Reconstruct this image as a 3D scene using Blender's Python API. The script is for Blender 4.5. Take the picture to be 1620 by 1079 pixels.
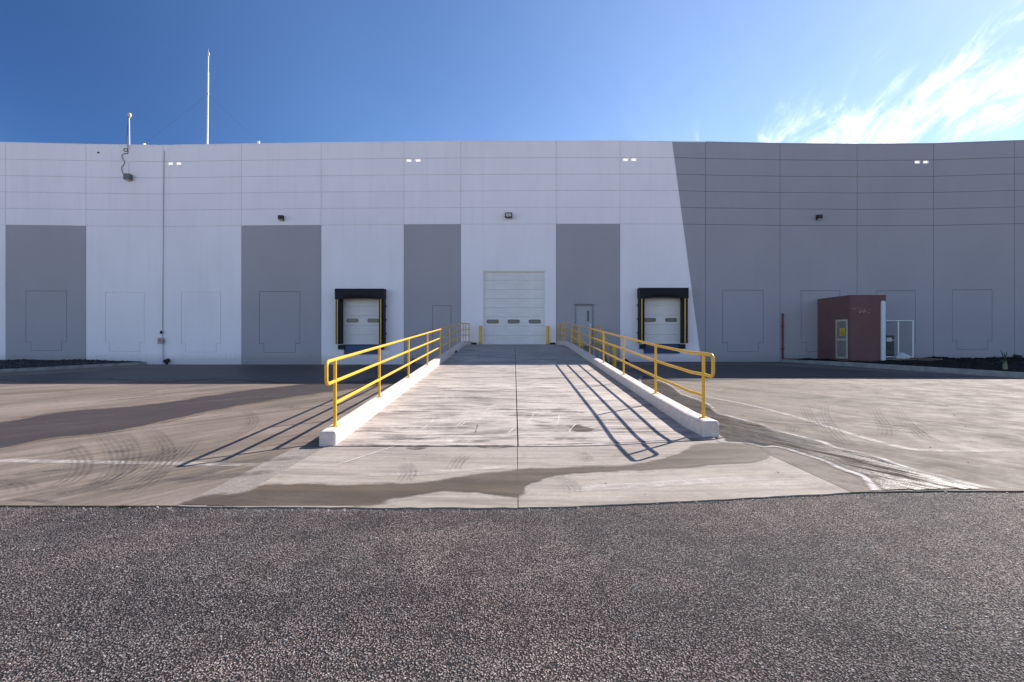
import bpy, bmesh, math, random
import numpy as np
from mathutils import Vector, Matrix
R = math.radians
random.seed(7)
scene = bpy.context.scene
for o in list(bpy.data.objects):
    bpy.data.objects.remove(o)
COL = scene.collection

# ------------------------------------------------------------------ camera, sky, sun, exposure
H, YH, FP, D = 1.565, 534.0, 720.0, 26.5          # eye height, horizon row, focal length in pixels, distance of the facade
cam_d = bpy.data.cameras.new('camera')
cam = bpy.data.objects.new('camera', cam_d)
COL.objects.link(cam)
cam.location = (0, 0, H)
cam.rotation_euler = (R(90), 0, 0)
cam_d.sensor_width = 36.0
cam_d.lens = 16.0
cam_d.shift_y = -5.5 / 1620
cam_d.clip_end = 3000
scene.camera = cam

SUN = Vector((1.14, 0.86, 1.0)).normalized()
EL = math.asin(SUN.z)
AZ = math.atan2(SUN.x, SUN.y)
world = bpy.data.worlds.new('World')
scene.world = world
world.use_nodes = True
wt = world.node_tree
wt.nodes.clear()


def N(t, typ, **kw):
    n = t.nodes.new(typ)
    for k, v in kw.items():
        setattr(n, k, v)
    return n


def L(t, a, b):
    t.links.new(a, b)


def math_n(t, op, a, b=None, c=None, clamp=False):
    n = N(t, 'ShaderNodeMath', operation=op, use_clamp=clamp)
    for i, v in enumerate((a, b, c)):
        if v is None:
            continue
        if isinstance(v, (int, float)):
            n.inputs[i].default_value = v
        else:
            L(t, v, n.inputs[i])
    return n.outputs[0]


def ramp_n(t, fac, lo, hi, a=0.0, b=1.0):
    n = N(t, 'ShaderNodeMapRange', interpolation_type='SMOOTHSTEP')
    L(t, fac, n.inputs['Value'])
    n.inputs['From Min'].default_value = lo
    n.inputs['From Max'].default_value = hi
    n.inputs['To Min'].default_value = a
    n.inputs['To Max'].default_value = b
    return n.outputs[0]


def mix_c(t, fac, a, b, blend='MIX'):
    n = N(t, 'ShaderNodeMix', data_type='RGBA', blend_type=blend)
    if isinstance(fac, (int, float)):
        n.inputs[0].default_value = fac
    else:
        L(t, fac, n.inputs[0])
    for i, v in ((6, a), (7, b)):
        if isinstance(v, (tuple, list)):
            n.inputs[i].default_value = (v[0], v[1], v[2], 1)
        else:
            L(t, v, n.inputs[i])
    return n.outputs[2]


def noise_n(t, vec, scale, detail=4.0, rough=0.55, dist=0.0):
    n = N(t, 'ShaderNodeTexNoise')
    if vec is not None:
        L(t, vec, n.inputs['Vector'])
    n.inputs['Scale'].default_value = scale
    n.inputs['Detail'].default_value = detail
    n.inputs['Roughness'].default_value = rough
    n.inputs['Distortion'].default_value = dist
    return n.outputs['Fac']


def map_n(t, vec, scale=(1, 1, 1), rot=(0, 0, 0), loc=(0, 0, 0)):
    n = N(t, 'ShaderNodeMapping')
    L(t, vec, n.inputs['Vector'])
    n.inputs['Scale'].default_value = scale
    n.inputs['Rotation'].default_value = rot
    n.inputs['Location'].default_value = loc
    return n.outputs[0]


sky = N(wt, 'ShaderNodeTexSky', sky_type='NISHITA')
sky.sun_disc = False
sky.sun_elevation = EL
sky.sun_rotation = AZ
sky.altitude = 1800
sky.air_density = 1.0
sky.dust_density = 0.35
sky.ozone_density = 3.0
tc = N(wt, 'ShaderNodeTexCoord')
sep = N(wt, 'ShaderNodeSeparateXYZ')
L(wt, tc.outputs['Generated'], sep.inputs[0])
zc = math_n(wt, 'MAXIMUM', sep.outputs['Z'], 0.06)
px_ = math_n(wt, 'DIVIDE', sep.outputs['X'], zc)
py_ = math_n(wt, 'DIVIDE', sep.outputs['Y'], zc)
comb = N(wt, 'ShaderNodeCombineXYZ')
L(wt, px_, comb.inputs[0])
L(wt, py_, comb.inputs[1])
plan = comb.outputs[0]
# cirrus on a flat layer: long strands along (0.42, -0.91), denser away to the right of the building
strand = map_n(wt, plan, (1, 1, 1), (0, 0, R(24.8)))
st2 = map_n(wt, strand, (2.3, 0.8, 1), (0, 0, 0), (0.35, 0.2, 0))
n1 = noise_n(wt, st2, 1.0, 9, 0.62, 0.6)
st3 = map_n(wt, strand, (6.0, 1.3, 1))
n2 = noise_n(wt, st3, 1.0, 8, 0.66, 1.2)
side = math_n(wt, 'ADD', math_n(wt, 'MULTIPLY', px_, 0.91), math_n(wt, 'MULTIPLY', math_n(wt, 'ABSOLUTE', py_), 0.42))  # cirrus mirrored behind the camera, added to light the shaded facade
reach = math_n(wt, 'MULTIPLY', ramp_n(wt, side, 1.85, 2.45), ramp_n(wt, side, 2.55, 3.2, 1.0, 0.35))
body = math_n(wt, 'ADD', math_n(wt, 'MULTIPLY', n1, 0.45), math_n(wt, 'MULTIPLY', n2, 0.75))
body = math_n(wt, 'ADD', body, math_n(wt, 'MULTIPLY', reach, 0.205))
cl = math_n(wt, 'POWER', ramp_n(wt, body, 0.61, 1.02), 1.5)
cl = math_n(wt, 'MULTIPLY', cl, ramp_n(wt, side, 1.5, 2.25))
veil = math_n(wt, 'MULTIPLY', ramp_n(wt, side, -0.2, 2.6), math_n(wt, 'MULTIPLY', n1, 0.10))
cl = math_n(wt, 'MINIMUM', math_n(wt, 'ADD', cl, veil), 1.0)
# blue deepened square to the sun; sky behind camera brightened to fill the facade
dotn = N(wt, 'ShaderNodeVectorMath', operation='DOT_PRODUCT')
L(wt, tc.outputs['Generated'], dotn.inputs[0])
dotn.inputs[1].default_value = SUN
sky_tint = N(wt, 'ShaderNodeValToRGB')
sky_tint.color_ramp.interpolation = 'EASE'
el_ = sky_tint.color_ramp.elements
el_[0].position, el_[0].color = 0.0, (1.06, 1.0, 0.93, 1)
el_[1].position, el_[1].color = 1.0, (0.74, 0.74, 0.75, 1)
for p_, c_ in ((0.27, (0.87, 0.84, 0.81)), (0.53, (0.20, 0.295, 0.425)), (0.77, (0.45, 0.54, 0.635))):
    e_ = el_.new(p_)
    e_.color = (*c_, 1)
L(wt, math_n(wt, 'MULTIPLY_ADD', dotn.outputs['Value'], 0.5, 0.5), sky_tint.inputs[0])
skyc = mix_c(wt, 1.0, sky.outputs[0], sky_tint.outputs[0], 'MULTIPLY')
colr = mix_c(wt, cl, skyc, (7.6, 7.8, 8.1))
bg = N(wt, 'ShaderNodeBackground')
bg.inputs['Strength'].default_value = 0.10
L(wt, colr, bg.inputs['Color'])
wo = N(wt, 'ShaderNodeOutputWorld')
L(wt, bg.outputs[0], wo.inputs['Surface'])

sd_ = bpy.data.lights.new('sun', 'SUN')
sd_.energy = 3.35
sd_.angle = R(0.53)
sd_.color = (1.0, 0.93, 0.85)
sun = bpy.data.objects.new('sun', sd_)
COL.objects.link(sun)
sun.rotation_euler = SUN.to_track_quat('Z', 'Y').to_euler()
sun.location = (40, 30, 40)

scene.view_settings.view_transform = 'Standard'
scene.view_settings.look = 'None'
scene.view_settings.exposure = 1.5
scene.view_settings.gamma = 1.0
scene.view_settings.use_curve_mapping = False
scene.cycles.max_bounces = 8
scene.cycles.use_denoising = True

# ------------------------------------------------------------------ helpers: places


def gz(x):
    """height of the yard: it rises gently to the right"""
    t = min(max((x - 0.5) / 5.5, 0.0), 1.0)
    return 0.155 * t * t * (3 - 2 * t)


def gz_np(x):
    t = np.clip((x - 0.5) / 5.5, 0, 1)
    return 0.155 * t * t * (3 - 2 * t)


def G(px, py):
    """ground point seen at photo pixel"""
    g = 0.0
    for _ in range(6):
        y = (H - g) * FP / (py - YH)
        x = (px - 810) / FP * y
        g = gz(x)
    return (x, y)


def W(px, py, Y=D):
    """point of the plane at depth Y seen at photo pixel -> (x, z)"""
    return ((px - 810) * Y / FP, H - (py - YH) * Y / FP)


def rz(y):
    """ramp height along its length"""
    s = 0.0634
    z = s * (y - 6.55)
    zt = 1.15
    k = 0.10
    # smooth minimum with the landing height
    h = min(max(0.5 + 0.5 * (zt - z) / k, 0), 1)
    return zt * (1 - h) + z * h - k * h * (1 - h)


# ------------------------------------------------------------------ helpers: meshes
class MB:
    def __init__(self):
        self.v, self.f, self.s = [], [], []

    def add(self, vs, fs, smooth=False):
        b = len(self.v)
        self.v += [tuple(p) for p in vs]
        for f in fs:
            self.f.append(tuple(i + b for i in f))
            self.s.append(smooth)

    def box(self, x0, x1, y0, y1, z0, z1):
        self.add([(x0, y0, z0), (x1, y0, z0), (x1, y1, z0), (x0, y1, z0), (x0, y0, z1), (x1, y0, z1), (x1, y1, z1), (x0, y1, z1)],
                 [(3, 2, 1, 0), (4, 5, 6, 7), (0, 1, 5, 4), (1, 2, 6, 5), (2, 3, 7, 6), (3, 0, 4, 7)])

    def prism(self, poly, axis, a, b):
        """poly: 2-D outline extruded along axis from a to b"""
        def P(p, t):
            return {'x': (t, p[0], p[1]), 'y': (p[0], t, p[1]), 'z': (p[0], p[1], t)}[axis]
        n = len(poly)
        vs = [P(p, a) for p in poly] + [P(p, b) for p in poly]
        fs = [tuple(range(n))[::-1], tuple(range(n, 2 * n))]
        fs += [(i, (i + 1) % n, n + (i + 1) % n, n + i) for i in range(n)]
        self.add(vs, fs)

    def tube(self, pts, r, seg=10, cap=True, r1=None):
        pts = [Vector(p) for p in pts]
        n = len(pts)
        t0 = (pts[1] - pts[0]).normalized()
        up = Vector((0, 0, 1)) if abs(t0.z) < 0.9 else Vector((1, 0, 0))
        a = t0.cross(up).normalized()
        vs, fs = [], []
        prev = t0
        for i, p in enumerate(pts):
            if i == 0:
                t = t0
            elif i == n - 1:
                t = (pts[i] - pts[i - 1]).normalized()
            else:
                t = ((pts[i] - pts[i - 1]).normalized() + (pts[i + 1] - pts[i]).normalized())
                t = t.normalized() if t.length > 1e-6 else prev
            a = (a - t * a.dot(t)).normalized()
            b = t.cross(a)
            rr = r if r1 is None else r + (r1 - r) * i / (n - 1)
            for k in range(seg):
                th = 2 * math.pi * k / seg
                vs.append(p + (a * math.cos(th) + b * math.sin(th)) * rr)
            prev = t
        for i in range(n - 1):
            for k in range(seg):
                k2 = (k + 1) % seg
                fs.append((i * seg + k, i * seg + k2, (i + 1) * seg + k2, (i + 1) * seg + k))
        self.add(vs, fs, True)
        if cap:
            self.add(vs[:seg], [tuple(range(seg))[::-1]])
            self.add(vs[-seg:], [tuple(range(seg))])

    def lathe(self, prof, c=(0, 0, 0), seg=16):
        vs, fs = [], []
        for r, z in prof:
            for k in range(seg):
                th = 2 * math.pi * k / seg
                vs.append((c[0] + r * math.cos(th), c[1] + r * math.sin(th), c[2] + z))
        for i in range(len(prof) - 1):
            for k in range(seg):
                k2 = (k + 1) % seg
                fs.append((i * seg + k, i * seg + k2, (i + 1) * seg + k2, (i + 1) * seg + k))
        self.add(vs, fs, True)

    def build(self, name, m, parent=None, loc=(0, 0, 0), bevel=0.0, fix=True):
        me = bpy.data.meshes.new(name)
        me.from_pydata(self.v, [], self.f)
        for p, s in zip(me.polygons, self.s):
            p.use_smooth = s
        if fix or bevel:
            bm = bmesh.new()
            bm.from_mesh(me)
            if bevel:
                bmesh.ops.remove_doubles(bm, verts=bm.verts, dist=1e-5)
                es = [e for e in bm.edges if len(e.link_faces) == 2 and e.calc_face_angle(0) > 0.6]
                bmesh.ops.bevel(bm, geom=es, offset=bevel, segments=2, affect='EDGES', profile=0.6, clamp_overlap=True)
            if fix:
                bmesh.ops.recalc_face_normals(bm, faces=bm.faces)
            bm.to_mesh(me)
            bm.free()
        me.materials.append(m)
        o = bpy.data.objects.new(name, me)
        COL.objects.link(o)
        o.location = loc
        if parent:
            o.parent = parent
        return o


def tag(o, label, cat, group=None):
    o['label'] = label
    o['category'] = cat
    if group:
        o['group'] = group
    return o


def struct(o):
    o['kind'] = 'structure'
    return o


def empty(name, loc=(0, 0, 0), rz_=0):
    o = bpy.data.objects.new(name, None)
    COL.objects.link(o)
    o.location = loc
    o.rotation_euler = (0, 0, rz_)
    o.empty_display_size = 0.2
    return o


def copy_tree(o, parent=None):
    c = o.copy()
    COL.objects.link(c)
    c.parent = parent
    for ch in [x for x in bpy.data.objects if x.parent == o]:
        copy_tree(ch, c)
    return c


# ------------------------------------------------------------------ materials
def new_mat(name):
    m = bpy.data.materials.new(name)
    m.use_nodes = True
    t = m.node_tree
    t.nodes.clear()
    out = N(t, 'ShaderNodeOutputMaterial')
    b = N(t, 'ShaderNodeBsdfPrincipled')
    L(t, b.outputs[0], out.inputs['Surface'])
    return m, t, b, out


def bump_n(t, b, h, strength, dist):
    n = N(t, 'ShaderNodeBump')
    n.inputs['Strength'].default_value = strength
    n.inputs['Distance'].default_value = dist
    L(t, h, n.inputs['Height'])
    L(t, n.outputs[0], b.inputs['Normal'])
    return n


def coords(t):
    return N(t, 'ShaderNodeTexCoord').outputs['Object']


def plain(name, c, rough=0.5, metal=0.0, var=0.18, sc=6.0, bump=0.0, bsc=60.0, dirt=0.0, dirtc=(0.12, 0.1, 0.08), spec=0.5):
    m, t, b, _ = new_mat(name)
    co = coords(t)
    n = noise_n(t, co, sc, 5, 0.6)
    dark = tuple(x * (1 - var) for x in c)
    lite = tuple(min(1, x * (1 + var)) for x in c)
    col = mix_c(t, ramp_n(t, n, 0.3, 0.7), dark, lite)
    if dirt:
        d = noise_n(t, co, sc * 2.3, 8, 0.7)
        col = mix_c(t, math_n(t, 'MULTIPLY', ramp_n(t, d, 0.55, 0.75), dirt), col, dirtc)
    L(t, col, b.inputs['Base Color'])
    b.inputs['Metallic'].default_value = metal
    b.inputs['Specular IOR Level'].default_value = spec
    L(t, ramp_n(t, n, 0.2, 0.8, max(0, rough - 0.08), min(1, rough + 0.08)), b.inputs['Roughness'])
    if bump:
        bump_n(t, b, noise_n(t, co, bsc, 3, 0.6), 0.5, bump)
    return m


def wall_paint(name, c, streak=0.075):
    """trowelled acrylic paint on tilt-up concrete: roller patches, faint run-down streaks"""
    m, t, b, _ = new_mat(name)
    co = coords(t)
    big = noise_n(t, map_n(t, co, (0.35, 1, 0.22)), 1.0, 5, 0.6, 0.3)
    run = noise_n(t, map_n(t, co, (3.2, 1, 0.14)), 1.0, 5, 0.65)
    fine = noise_n(t, map_n(t, co, (1, 1, 1)), 5.0, 6, 0.7)
    lo = tuple(x * 0.965 for x in c)
    hi = tuple(min(1, x * 1.025) for x in c)
    col = mix_c(t, ramp_n(t, big, 0.3, 0.7), lo, hi)
    col = mix_c(t, math_n(t, 'MULTIPLY', ramp_n(t, run, 0.48, 0.75), streak * 2.4), col, tuple(x * 0.74 for x in c))
    col = mix_c(t, math_n(t, 'MULTIPLY', ramp_n(t, fine, 0.45, 0.8), 0.10), col, tuple(x * 0.8 for x in c))
    # splash-back soiling close to the ground
    sepz = N(t, 'ShaderNodeSeparateXYZ')
    L(t, co, sepz.inputs[0])
    low = ramp_n(t, math_n(t, 'ADD', sepz.outputs['Z'], math_n(t, 'MULTIPLY', fine, -0.5)), -0.1, 0.5, 0.35, 0.0)
    col = mix_c(t, low, col, (0.22, 0.19, 0.17))
    L(t, col, b.inputs['Base Color'])
    b.inputs['Roughness'].default_value = 0.75
    b.inputs['Specular IOR Level'].default_value = 0.3
    bump_n(t, b, noise_n(t, co, 45, 4, 0.65), 0.35, 0.006)
    return m


def concrete(name, a, c, streaks=0.0, direction=0.0, rough=0.8, wear=0.35, spec=0.3, grit=0.5, s1=(0.55, 2.4), s2=(1.3, 9.0), lite=0.0):
    """broom-finished concrete; streaks run along the direction"""
    m, t, b, _ = new_mat(name)
    co = coords(t)
    rot = map_n(t, co, (1, 1, 1), (0, 0, direction))
    big = noise_n(t, map_n(t, rot, (0.25, 0.55, 1)), 1.0, 7, 0.62, 0.5)
    drag = noise_n(t, map_n(t, rot, (s1[0], s1[1], 1)), 1.0, 9, 0.72, 0.3)
    thin = noise_n(t, map_n(t, rot, (s2[0], s2[1], 1)), 1.0, 8, 0.74, 0.2)
    grain = math_n(t, 'ADD', math_n(t, 'MULTIPLY', noise_n(t, co, 38, 5, 0.75), 0.6), math_n(t, 'MULTIPLY', noise_n(t, co, 11, 5, 0.7), 0.4))
    blot = noise_n(t, co, 2.1, 8, 0.68, 0.4)
    col = mix_c(t, ramp_n(t, big, 0.3, 0.72), a, c)
    dk = tuple(x * 0.40 for x in a)
    col = mix_c(t, math_n(t, 'MULTIPLY', ramp_n(t, drag, 0.47, 0.66), streaks), col, dk)
    col = mix_c(t, math_n(t, 'MULTIPLY', ramp_n(t, thin, 0.48, 0.66), streaks * 0.8), col, tuple(x * 0.5 for x in a))
    col = mix_c(t, math_n(t, 'MULTIPLY', ramp_n(t, thin, 0.50, 0.30), lite), col, tuple(min(1, x * 1.35) for x in c))
    col = mix_c(t, math_n(t, 'MULTIPLY', ramp_n(t, blot, 0.52, 0.8), wear), col, tuple(x * 0.55 for x in a))
    col = mix_c(t, math_n(t, 'MULTIPLY', ramp_n(t, grain, 0.42, 0.64), grit), col, tuple(x * 0.66 for x in a))
    L(t, col, b.inputs['Base Color'])
    L(t, ramp_n(t, blot, 0.3, 0.7, rough - 0.12, rough + 0.08), b.inputs['Roughness'])
    b.inputs['Specular IOR Level'].default_value = spec
    h = math_n(t, 'ADD', math_n(t, 'MULTIPLY', grain, 0.6), math_n(t, 'MULTIPLY', thin, 0.8))
    bump_n(t, b, h, 0.5, 0.006)
    return m


def asphalt(name):
    """worn chip seal: each stone chip its own grey and its own facet"""
    m, t, b, _ = new_mat(name)
    co = coords(t)
    flat = map_n(t, co, (1, 1, 0.0))
    warp = N(t, 'ShaderNodeVectorMath', operation='ADD')
    nz = N(t, 'ShaderNodeTexNoise')
    L(t, flat, nz.inputs['Vector'])
    nz.inputs['Scale'].default_value = 25
    sc_ = N(t, 'ShaderNodeVectorMath', operation='SCALE')
    L(t, nz.outputs['Color'], sc_.inputs[0])
    sc_.inputs['Scale'].default_value = 0.03
    L(t, flat, warp.inputs[0])
    L(t, sc_.outputs[0], warp.inputs[1])
    vo = N(t, 'ShaderNodeTexVoronoi', feature='F1')
    L(t, warp.outputs[0], vo.inputs['Vector'])
    vo.inputs['Scale'].default_value = 90
    vo2 = N(t, 'ShaderNodeTexVoronoi', feature='F1')
    L(t, warp.outputs[0], vo2.inputs['Vector'])
    vo2.inputs['Scale'].default_value = 150
    sp = N(t, 'ShaderNodeSeparateColor')
    L(t, vo.outputs['Color'], sp.inputs[0])
    rnd = sp.outputs[0]
    rnd2 = sp.outputs[1]
    big = noise_n(t, flat, 0.55, 6, 0.6, 0.4)
    mid = noise_n(t, flat, 4.0, 6, 0.65)
    stone = mix_c(t, rnd, (0.098, 0.087, 0.086), (0.285, 0.252, 0.248))
    stone = mix_c(t, ramp_n(t, rnd2, 0.90, 0.99), stone, (0.36, 0.325, 0.325))
    stone = mix_c(t, ramp_n(t, sp.outputs[2], 0.9, 0.96), stone, (0.13, 0.085, 0.07))
    binder = (0.030, 0.027, 0.028)
    edge = ramp_n(t, math_n(t, 'ADD', vo.outputs['Distance'], math_n(t, 'MULTIPLY', mid, 0.35)), 0.48, 0.74)
    col = mix_c(t, edge, stone, binder)
    col = mix_c(t, ramp_n(t, big, 0.38, 0.64), col, mix_c(t, 1.0, col, (1.42, 1.30, 1.26), 'MULTIPLY'))
    col = mix_c(t, math_n(t, 'MULTIPLY', ramp_n(t, mid, 0.5, 0.7), 0.25), col, (0.06, 0.054, 0.058))
    worn = noise_n(t, map_n(t, flat, (0.22, 1.1, 1), (0, 0, R(-4)), (3.1, 1.7, 0)), 1.0, 5, 0.6, 0.5)
    col = mix_c(t, ramp_n(t, worn, 0.48, 0.66), col, mix_c(t, 1.0, col, (0.80, 0.79, 0.81), 'MULTIPLY'))
    L(t, col, b.inputs['Base Color'])
    L(t, ramp_n(t, rnd2, 0.0, 1.0, 0.55, 0.9), b.inputs['Roughness'])
    b.inputs['Specular IOR Level'].default_value = 0.10
    h = math_n(t, 'SUBTRACT', 1.0, vo.outputs['Distance'])
    h = math_n(t, 'ADD', h, math_n(t, 'MULTIPLY', rnd, 0.6))
    h = math_n(t, 'ADD', h, math_n(t, 'MULTIPLY', vo2.outputs['Distance'], -0.35))
    bump_n(t, b, h, 1.0, 0.0105)
    return m


def stain_shade_mat(name, wet_or_shade, rim, rough, rim_w, amp, strength=1.0, streak=0.3, soft=0.06, rim_rough=0.5, rim_a=0.8, spec=0.5, ripple=0.0, flow=0.0, dirn=14, vary=0.0):
    """attribute sd = metres inside the outline; the outline is frayed with noise, a paler rim runs round it"""
    m, t, b, out = new_mat(name)
    co = coords(t)
    at = N(t, 'ShaderNodeAttribute', attribute_name='sd')
    n = noise_n(t, co, 1.3, 7, 0.62)
    s = math_n(t, 'ADD', at.outputs['Fac'], math_n(t, 'MULTIPLY', math_n(t, 'SUBTRACT', n, 0.5), amp))
    inside = ramp_n(t, s, 0.0, soft)
    patchy = ramp_n(t, noise_n(t, co, 2.6, 6, 0.7), 0.36, 0.66, 0.12, 1.0)
    band = math_n(t, 'MULTIPLY', ramp_n(t, s, -rim_w, -rim_w * 0.25), math_n(t, 'SUBTRACT', 1.0, ramp_n(t, s, 0.0, rim_w * 0.6)))
    fine = noise_n(t, map_n(t, map_n(t, co, (1, 1, 1), (0, 0, R(dirn))), (0.35, 4, 1)), 1.0, 8, 0.74, 0.3)
    wc = mix_c(t, math_n(t, 'MULTIPLY', ramp_n(t, fine, 0.4, 0.75), streak), wet_or_shade, tuple(x * 2.1 for x in wet_or_shade))
    grain = noise_n(t, co, 70, 4, 0.7)
    wc = mix_c(t, math_n(t, 'MULTIPLY', ramp_n(t, grain, 0.4, 0.7), 0.35), wc, tuple(x * 0.55 for x in wet_or_shade))
    col = mix_c(t, band, wc, rim)
    L(t, col, b.inputs['Base Color'])
    rr = math_n(t, 'ADD', math_n(t, 'MULTIPLY', band, rim_rough - rough), ramp_n(t, fine, 0.3, 0.7, rough - 0.06, rough + 0.1))
    L(t, rr, b.inputs['Roughness'])
    if flow:
        fl_ = noise_n(t, map_n(t, map_n(t, co, (1, 1, 1), (0, 0, R(68))), (0.8, 6.5, 1)), 1.0, 8, 0.75, 0.6)
        rr = math_n(t, 'ADD', rr, ramp_n(t, fl_, 0.42, 0.60, 0.0, flow))
        L(t, rr, b.inputs['Roughness'])
        L(t, ramp_n(t, fl_, 0.40, 0.60, spec, spec * 0.06), b.inputs['Specular IOR Level'])
    else:
        b.inputs['Specular IOR Level'].default_value = spec
    h = math_n(t, 'ADD', grain, math_n(t, 'MULTIPLY', noise_n(t, map_n(t, co, (9, 22, 1)), 1.0, 4, 0.6), ripple))
    bump_n(t, b, h, 0.6, 0.006)
    a = math_n(t, 'MAXIMUM', math_n(t, 'MULTIPLY', inside, strength), math_n(t, 'MULTIPLY', math_n(t, 'MULTIPLY', band, rim_a), patchy))
    if vary:
        a = math_n(t, 'MULTIPLY', a, ramp_n(t, noise_n(t, map_n(t, co, (0.7, 1.6, 1)), 1.0, 7, 0.7, 0.4), 0.36, 0.60, 1 - vary, 1.0))
    tr = N(t, 'ShaderNodeBsdfTransparent')
    mx = N(t, 'ShaderNodeMixShader')
    L(t, a, mx.inputs[0])
    L(t, tr.outputs[0], mx.inputs[1])
    L(t, b.outputs[0], mx.inputs[2])
    L(t, mx.outputs[0], out.inputs['Surface'])
    return m


def strip_mat(name, col, alpha, ribs=0.0):
    """attributes u across (-1..1), v along in metres, e = fade at both ends"""
    m, t, b, out = new_mat(name)
    co = coords(t)
    au = N(t, 'ShaderNodeAttribute', attribute_name='u').outputs['Fac']
    ae = N(t, 'ShaderNodeAttribute', attribute_name='e').outputs['Fac']
    av = N(t, 'ShaderNodeAttribute', attribute_name='v').outputs['Fac']
    b.inputs['Base Color'].default_value = (*col, 1)
    b.inputs['Roughness'].default_value = 0.8
    n = noise_n(t, co, 6, 7, 0.7)
    side = ramp_n(t, math_n(t, 'ABSOLUTE', au), 0.7, 1.0, 1.0, 0.0)
    a = math_n(t, 'MULTIPLY', side, ae)
    a = math_n(t, 'MULTIPLY', a, ramp_n(t, n, 0.32, 0.68, 0.15, 1.0))
    if ribs:
        w = math_n(t, 'SINE', math_n(t, 'MULTIPLY', au, ribs))
        a = math_n(t, 'MULTIPLY', a, ramp_n(t, w, -0.5, 0.4))
        bl = math_n(t, 'SINE', math_n(t, 'MULTIPLY', av, 75.0))
        a = math_n(t, 'MULTIPLY', a, ramp_n(t, bl, -0.9, 0.0, 0.82, 1.0))
    a = math_n(t, 'MULTIPLY', a, alpha)
    tr = N(t, 'ShaderNodeBsdfTransparent')
    mx = N(t, 'ShaderNodeMixShader')
    L(t, a, mx.inputs[0])
    L(t, tr.outputs[0], mx.inputs[1])
    L(t, b.outputs[0], mx.inputs[2])
    L(t, mx.outputs[0], out.inputs['Surface'])
    return m


M = {}
M['white'] = wall_paint('white_wall_paint', (0.93, 0.86, 0.89))
M['charcoal'] = wall_paint('charcoal_wall_paint', (0.408, 0.379, 0.405), 0.03)
M['grey'] = wall_paint('mid_grey_wall_paint', (0.378, 0.358, 0.392), 0.03)
M['joint_light'] = plain('light_joint_sealant', (0.66, 0.64, 0.65), 0.8)
M['joint_dark'] = plain('dark_joint_sealant', (0.16, 0.16, 0.18), 0.8)
M['yard_left'] = concrete('yard_concrete_west', (0.160, 0.129, 0.107), (0.268, 0.218, 0.183), 0.60, R(-53), 0.86, 0.45, 0.18, s1=(0.10, 1.3), s2=(0.3, 6.0), lite=0.45)
M['yard_right'] = concrete('yard_concrete_east', (0.145, 0.119, 0.100), (0.228, 0.188, 0.161), 0.55, R(-120), 0.86, 0.45, 0.18, s1=(0.12, 1.5), s2=(0.35, 7.0), lite=0.45)
M['apron'] = concrete('apron_concrete', (0.28, 0.240, 0.208), (0.385, 0.333, 0.293), 0.50, R(3), 0.85, 0.55, s1=(0.4, 3.6), s2=(1.0, 14.0), lite=0.35)
M['band'] = concrete('exposed_aggregate', (0.22, 0.192, 0.173), (0.30, 0.262, 0.238), 0.1, 0.0, 0.85, 0.5, grit=1.0)
M['ramp'] = concrete('ramp_concrete', (0.36, 0.315, 0.285), (0.53, 0.47, 0.425), 1.0, 0.0, 0.84, 0.45, s1=(0.85, 2.9), s2=(1.3, 11.0), lite=0.7)
M['kerb'] = plain('painted_kerb', (0.66, 0.56, 0.505), 0.75, var=0.1, sc=9, bump=0.006, bsc=70, dirt=0.35, dirtc=(0.3, 0.25, 0.22))
M['kerb_grey'] = plain('grey_kerb_concrete', (0.30, 0.285, 0.27), 0.85, var=0.2, sc=3, bump=0.006, dirt=0.4)
M['asphalt'] = asphalt('chip_seal_asphalt')
M['subsoil'] = plain('bare_ground', (0.34, 0.28, 0.22), 0.95, var=0.3, sc=0.3)
M['yellow'] = plain('yellow_enamel', (0.80, 0.43, 0.02), 0.38, var=0.08, sc=9, dirt=0.4, dirtc=(0.34, 0.17, 0.05))
M['door'] = plain('white_door_steel', (0.80, 0.745, 0.73), 0.45, var=0.05, sc=1.5, dirt=0.12, dirtc=(0.3, 0.29, 0.28))
M['door_grey'] = plain('grey_door_steel', (0.40, 0.385, 0.42), 0.45, var=0.05, dirt=0.1)
M['frame_grey'] = plain('grey_frame_steel', (0.24, 0.25, 0.28), 0.5)
M['glass_dark'] = plain('dark_glazing', (0.03, 0.032, 0.03), 0.12, var=0.1)
M['black_vinyl'] = plain('black_vinyl', (0.010, 0.0105, 0.014), 0.55, var=0.3, bump=0.01, bsc=14, spec=0.25)
M['black'] = plain('black_plastic', (0.022, 0.022, 0.024), 0.5)
M['rubber'] = plain('black_rubber', (0.02, 0.02, 0.02), 0.8)
M['stripe'] = plain('yellow_guide_stripe', (0.62, 0.40, 0.04), 0.6, var=0.12, sc=12, dirt=0.25)
M['blue'] = plain('blue_dock_paint', (0.02, 0.06, 0.16), 0.5, dirt=0.35, dirtc=(0.03, 0.035, 0.05))
M['steel'] = plain('galvanised_steel', (0.52, 0.53, 0.55), 0.42, metal=0.85, var=0.15, sc=8)
M['tread'] = plain('stair_tread_steel', (0.34, 0.35, 0.37), 0.6, var=0.15, dirt=0.3)
M['white_enamel'] = plain('white_enamel', (0.80, 0.80, 0.80), 0.4, var=0.04)
M['lens'] = plain('pale_lamp_lens', (0.6, 0.58, 0.55), 0.2, var=0.05)
M['maroon'] = plain('maroon_render', (0.160, 0.080, 0.074), 0.85, var=0.10, sc=2.2, bump=0.008, bsc=40, dirt=0.12, dirtc=(0.22, 0.12, 0.11))
M['cream'] = plain('cream_door_paint', (0.48, 0.43, 0.35), 0.6, dirt=0.2)
M['louvre'] = plain('grey_louvre', (0.25, 0.235, 0.21), 0.6)
M['red_pipe'] = plain('red_pipe_paint', (0.13, 0.025, 0.028), 0.5)
M['trunking'] = plain('white_trunking', (0.62, 0.65, 0.70), 0.4, var=0.06)
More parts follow.
